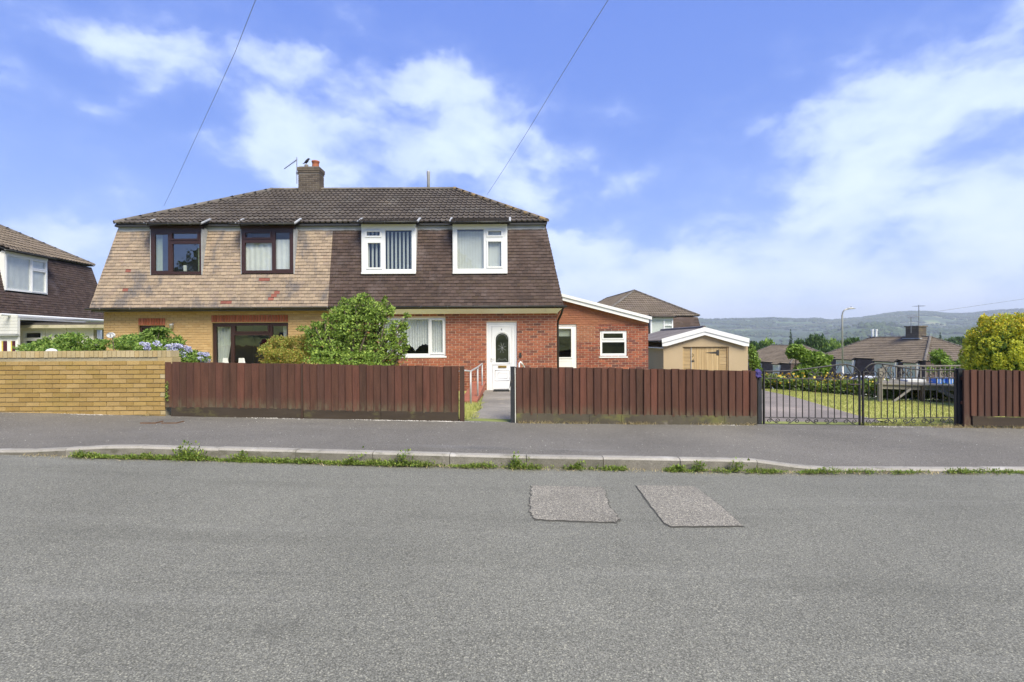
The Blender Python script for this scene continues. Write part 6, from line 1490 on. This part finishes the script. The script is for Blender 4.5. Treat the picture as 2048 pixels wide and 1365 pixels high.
# ------------------------------------------------------------------ trees down the valley
def crown_mesh(seed, n, size, conif=False):
    g = random.Random(seed); B_ = []
    if conif:
        for i in range(22):
            t_ = i/22; B_.append((g.uniform(-.06,.06), g.uniform(-.06,.06), .1+t_*.85, .42*(1-t_)+.04, .42*(1-t_)+.04, .05))
    else:
        for i in range(16):
            a_ = g.uniform(0, 2*math.pi); r_ = g.uniform(0,.32); B_.append((r_*math.cos(a_), r_*math.sin(a_), g.uniform(.3,.8), g.uniform(.14,.24), g.uniform(.14,.24), g.uniform(.12,.2)))
    return foliage('crown', B_, n, size, None, None, shell=.5, seed=seed, mesh_only=True, up=-.2 if conif else 0, aspect=.6)
CM = {('b',i): crown_mesh(50+i, 3600, .075) for i in range(4)}
CM.update({('c',i): crown_mesh(60+i, 2200, .06, True) for i in range(2)})
TRK = MB().tube([(0,0,-.05),(.01,0,.2),(0,0,.6)], [.03,.022,.008], 6).mesh('trunk'); TRK.materials.append(BARK)
cmm = {}
def vtree(px, ytop, wpx, Y, kindc, m, label, grp='trees down the valley', i=0):
    q = P(px, ytop, Y); gzv = gz(q.x, Y); H_ = q.z-gzv; wv = wpx/F*Y
    t = thing('conifer_tree' if kindc == 'c' else 'broadleaf_tree', label, 'tree', (q.x, Y, gzv), grp)
    key = (kindc, i % (2 if kindc == 'c' else 4), m.name)
    if key not in cmm: me = CM[key[:2]].copy(); me.materials.append(m); cmm[key] = me
    M_ = Matrix.Diagonal((wv, wv, H_, 1)); T0 = Matrix.Translation((q.x, Y, gzv)) @ Matrix.Rotation(random.uniform(0,6), 4, 'Z')
    link('crown', cmm[key], None, t, T0 @ M_); link('trunk', TRK, None, t, T0 @ M_)
VT = [(1540,672,48,82,'b',LF_LITE,'bright rounded tree above the roof right of the garage'),
 (1518,682,40,78,'b',LF_MID,'dark tree between the garage gable and the bright rounded tree'),
 (1581,657,26,88,'c',LF_DARK,'tall narrow dark conifer between the rounded tree and the young tree'),
 (1560,682,40,92,'b',LF_MID,'low dark tree at the left foot of the tall narrow conifer'),
 (1612,672,44,84,'b',LF_MID,'broadleaf tree right of the tall narrow conifer'),
 (1640,668,46,80,'b',LF_MID,'tallest broadleaf tree of the clump left of the street lamp'),
 (1668,671,44,78,'b',LF_LITE,'lighter broadleaf tree just left of the street lamp'),
 (1655,684,60,66,'b',LF_MID,'low broad tree below the clump, left of the street lamp'),
 (1625,690,50,68,'b',LF_MID,'low broad tree behind the young tree'),
 (1696,675,42,84,'b',LF_MID,'broadleaf tree just right of the street lamp'),
 (1716,680,40,88,'b',LF_MID,'small broadleaf tree at the left slope of the chimney house roof'),
 (1879,661,25,130,'c',LF_DARK,'dark pointed conifer between the far chimney and the golden conifer'),
 (1850,672,40,140,'b',LF_MID,'dark tree just right of the far chimney'),
 (1905,674,40,150,'b',LF_MID,'dark tree right of the dark pointed conifer'),
 (1925,672,40,160,'b',LF_MID,'dark tree partly hidden by the golden conifer'),
 (1915,693,22,120,'b',LF_LITE,'small light tree beside the tiny far-off house'),
 (1745,676,46,150,'b',LF_MID,'dark tree behind the white roof vents'),(1775,674,46,160,'b',LF_MID,'dark tree over the middle of the far roof ridge'),(1800,673,40,150,'b',LF_MID,'dark tree just left of the far chimney')]
for i, v in enumerate(VT): vtree(v[0], v[1]-3, v[2]*(1.0 if v[4] == 'c' else 1.45), *v[3:7], i=i)
# trees across the street, mirrored in the upstairs windows
for i, (x_, y_, h_, w_) in enumerate(((-30,-22,11,10),(-22,-26,9,9),(-6,-24,10,9),(4,-28,9,9),(16,-25,10,9),(-42,-24,10,9),(30,-26,10,10))):
    t = thing('broadleaf_tree', ['tall tree across the street opposite the neighbour house','tree across the street opposite the brown windows','tree across the street opposite the shared wall','tree across the street opposite the white door','tree across the street opposite the garage','tree across the street at its far left','tree across the street opposite the iron gates'][i], 'tree', (x_, y_, gz(x_, y_)), 'trees across the street')
    key = ('b', i % 4, LF_MID.name); M_ = Matrix.Translation((x_,y_,gz(x_,y_))) @ Matrix.Rotation(i, 4, 'Z') @ Matrix.Diagonal((w_,w_,h_,1))
    link('crown', cmm.setdefault(key, CM[key[:2]]), None, t, M_); link('trunk', TRK, None, t, M_)
# ------------------------------------------------------------------ far hills and woodland
YR = [(-3000,640),(1000,645),(1400,641),(1490,641),(1545,639),(1600,641),(1640,639.5),(1662,643),(1720,638),(1745,634),(1790,628),(1830,626.5),(1870,628),(1900,632),(1945,631),(1990,626),(2048,623),(2300,612),(4000,620)]
def hz3(x, y):
    u = x/y; Zr = HC+3000*((682.5-interp(YR, 1024+u*F))/F-u*TH)
    t = min(1.0, max(0, (y-1000)/2000)); k = t*t*(3-2*t)
    n = mnoise.fractal(Vector((x/620, y/620, 0)), 1, 2, 4)
    z = -36+(Zr+36)*k**1.1+n*14*math.sin(math.pi*min(1, t))
    z += 60*math.exp(-((u-.70)/.11)**2-((y-1400)/300)**2)+40*math.exp(-((u-.95)/.12)**2-((y-1500)/300)**2)
    if y > 3000: z -= (y-3000)*.06
    return z
HILL = bpy.data.materials.new('hill_fields'); HILL.use_nodes = True; MATS['hill_fields'] = HILL
t_ = HILL.node_tree; t_.nodes.clear(); b = NB(t_); geo = b.n('ShaderNodeNewGeometry'); vo = b.n('ShaderNodeTexVoronoi'); vo.inputs['Scale'].default_value = .0052
sp = b.vm('MULTIPLY', geo.outputs['Position'], (1,.7,0)); b.l(b.vm('ADD', sp, b.vm('MULTIPLY', b.noise(sp, .004, 3, out=1), (120,120,0))), vo.inputs['Vector'])
se = b.n('ShaderNodeSeparateColor'); b.l(vo.outputs['Color'], se.inputs[0])
c = b.ramp(se.outputs[0], [(0,(.045,.075,.025)),(.3,(.07,.12,.035)),(.45,(.10,.17,.045)),(.7,(.15,.21,.06)),(.82,(.05,.08,.028)),(.93,(.24,.25,.11))], True)
c = b.mix(b.mr(b.noise(geo.outputs['Position'], .006, 5, .6), .46, .56, 0, .9), c, (.035,.06,.022))
p = b.n('ShaderNodeBsdfPrincipled'); p.inputs['Roughness'].default_value = 1; b.l(c, p.inputs['Base Color']); o = b.n('ShaderNodeOutputMaterial'); b.l(p.outputs[0], o.inputs[0])
grid('hills', lin(-3200, 4700, 200), lin(980, 3900, 100), hz3, HILL)
def canopy(name, n, fn, seed, m=FARW):
    g = np.random.default_rng(seed); ico_v = np.array([(0,0,1),(.894,0,.447),(.276,.851,.447),(-.724,.526,.447),(-.724,-.526,.447),(.276,-.851,.447),(.724,.526,-.3),(-.276,.851,-.3),(-.894,0,-.3),(-.276,-.851,-.3),(.724,-.526,-.3)])
    fi = [(0,1,2),(0,2,3),(0,3,4),(0,4,5),(0,5,1),(1,6,2),(2,7,3),(3,8,4),(4,9,5),(5,10,1),(6,7,2),(7,8,3),(8,9,4),(9,10,5),(10,6,1)]; V, F_ = [], []
    for _ in range(n):
        p_ = fn(g)
        if p_ is None: continue
        x, y, z, s = p_; q = len(V); V += (np.array([x,y,z])+ico_v*g.uniform(.7,1.3,(11,1))*[s,s,s*.8]).tolist(); F_ += [tuple(q+j for j in f) for f in fi]
    return kind(MB().add(V, F_).build(name, m), 'stuff')
def wood(g):
    u = g.uniform(.28, 1.12); y = 1000+2100*g.random()**.75; x = u*y
    n = mnoise.fractal(Vector((x/300, y/300, 3)), 1, 2, 3)
    hedge = abs(math.sin(x/95+math.sin(y/160)*1.3)) < .10 or abs(math.sin(y/110+math.sin(x/210))) < .10
    if n < .12 and not hedge: return None
    return (x, y, hz3(x, y)+3, g.uniform(5, 10))
canopy('hill_woodland', 26000, wood, 3)
def vwood(g):
    u = g.uniform(.22, 1.25); y = 190+830*g.random()**1.2; x = u*y
    n = mnoise.fractal(Vector((x/90, y/90, 1)), 1, 2, 3)
    if n < -.05: return None
    return (x, y, gz(x, y)+1.5+g.random()*2, g.uniform(3, 5.5))
canopy('valley_woodland', 9000, vwood, 4, mat('valley_wood', [(.028,.055,.018),(.045,.08,.024),(.065,.11,.03),(.085,.14,.035)], .95, .05, .2, True))
# ------------------------------------------------------------------ the air
bx = MB().box((-5050, -310, -63), (5050, 4850, 260)).build('haze', None); bx['kind'] = 'stuff'
hm = bpy.data.materials.new('haze'); hm.use_nodes = True; t_ = hm.node_tree; t_.nodes.clear(); b = NB(t_)
pv = b.n('ShaderNodeVolumePrincipled'); pv.inputs['Color'].default_value = (.80,.87,1,1); pv.inputs['Density'].default_value = 2.6e-4; pv.inputs['Anisotropy'].default_value = .0
o = b.n('ShaderNodeOutputMaterial'); b.l(pv.outputs[0], o.inputs[1]); bx.data.materials.append(hm); bx.display_type = 'WIRE'
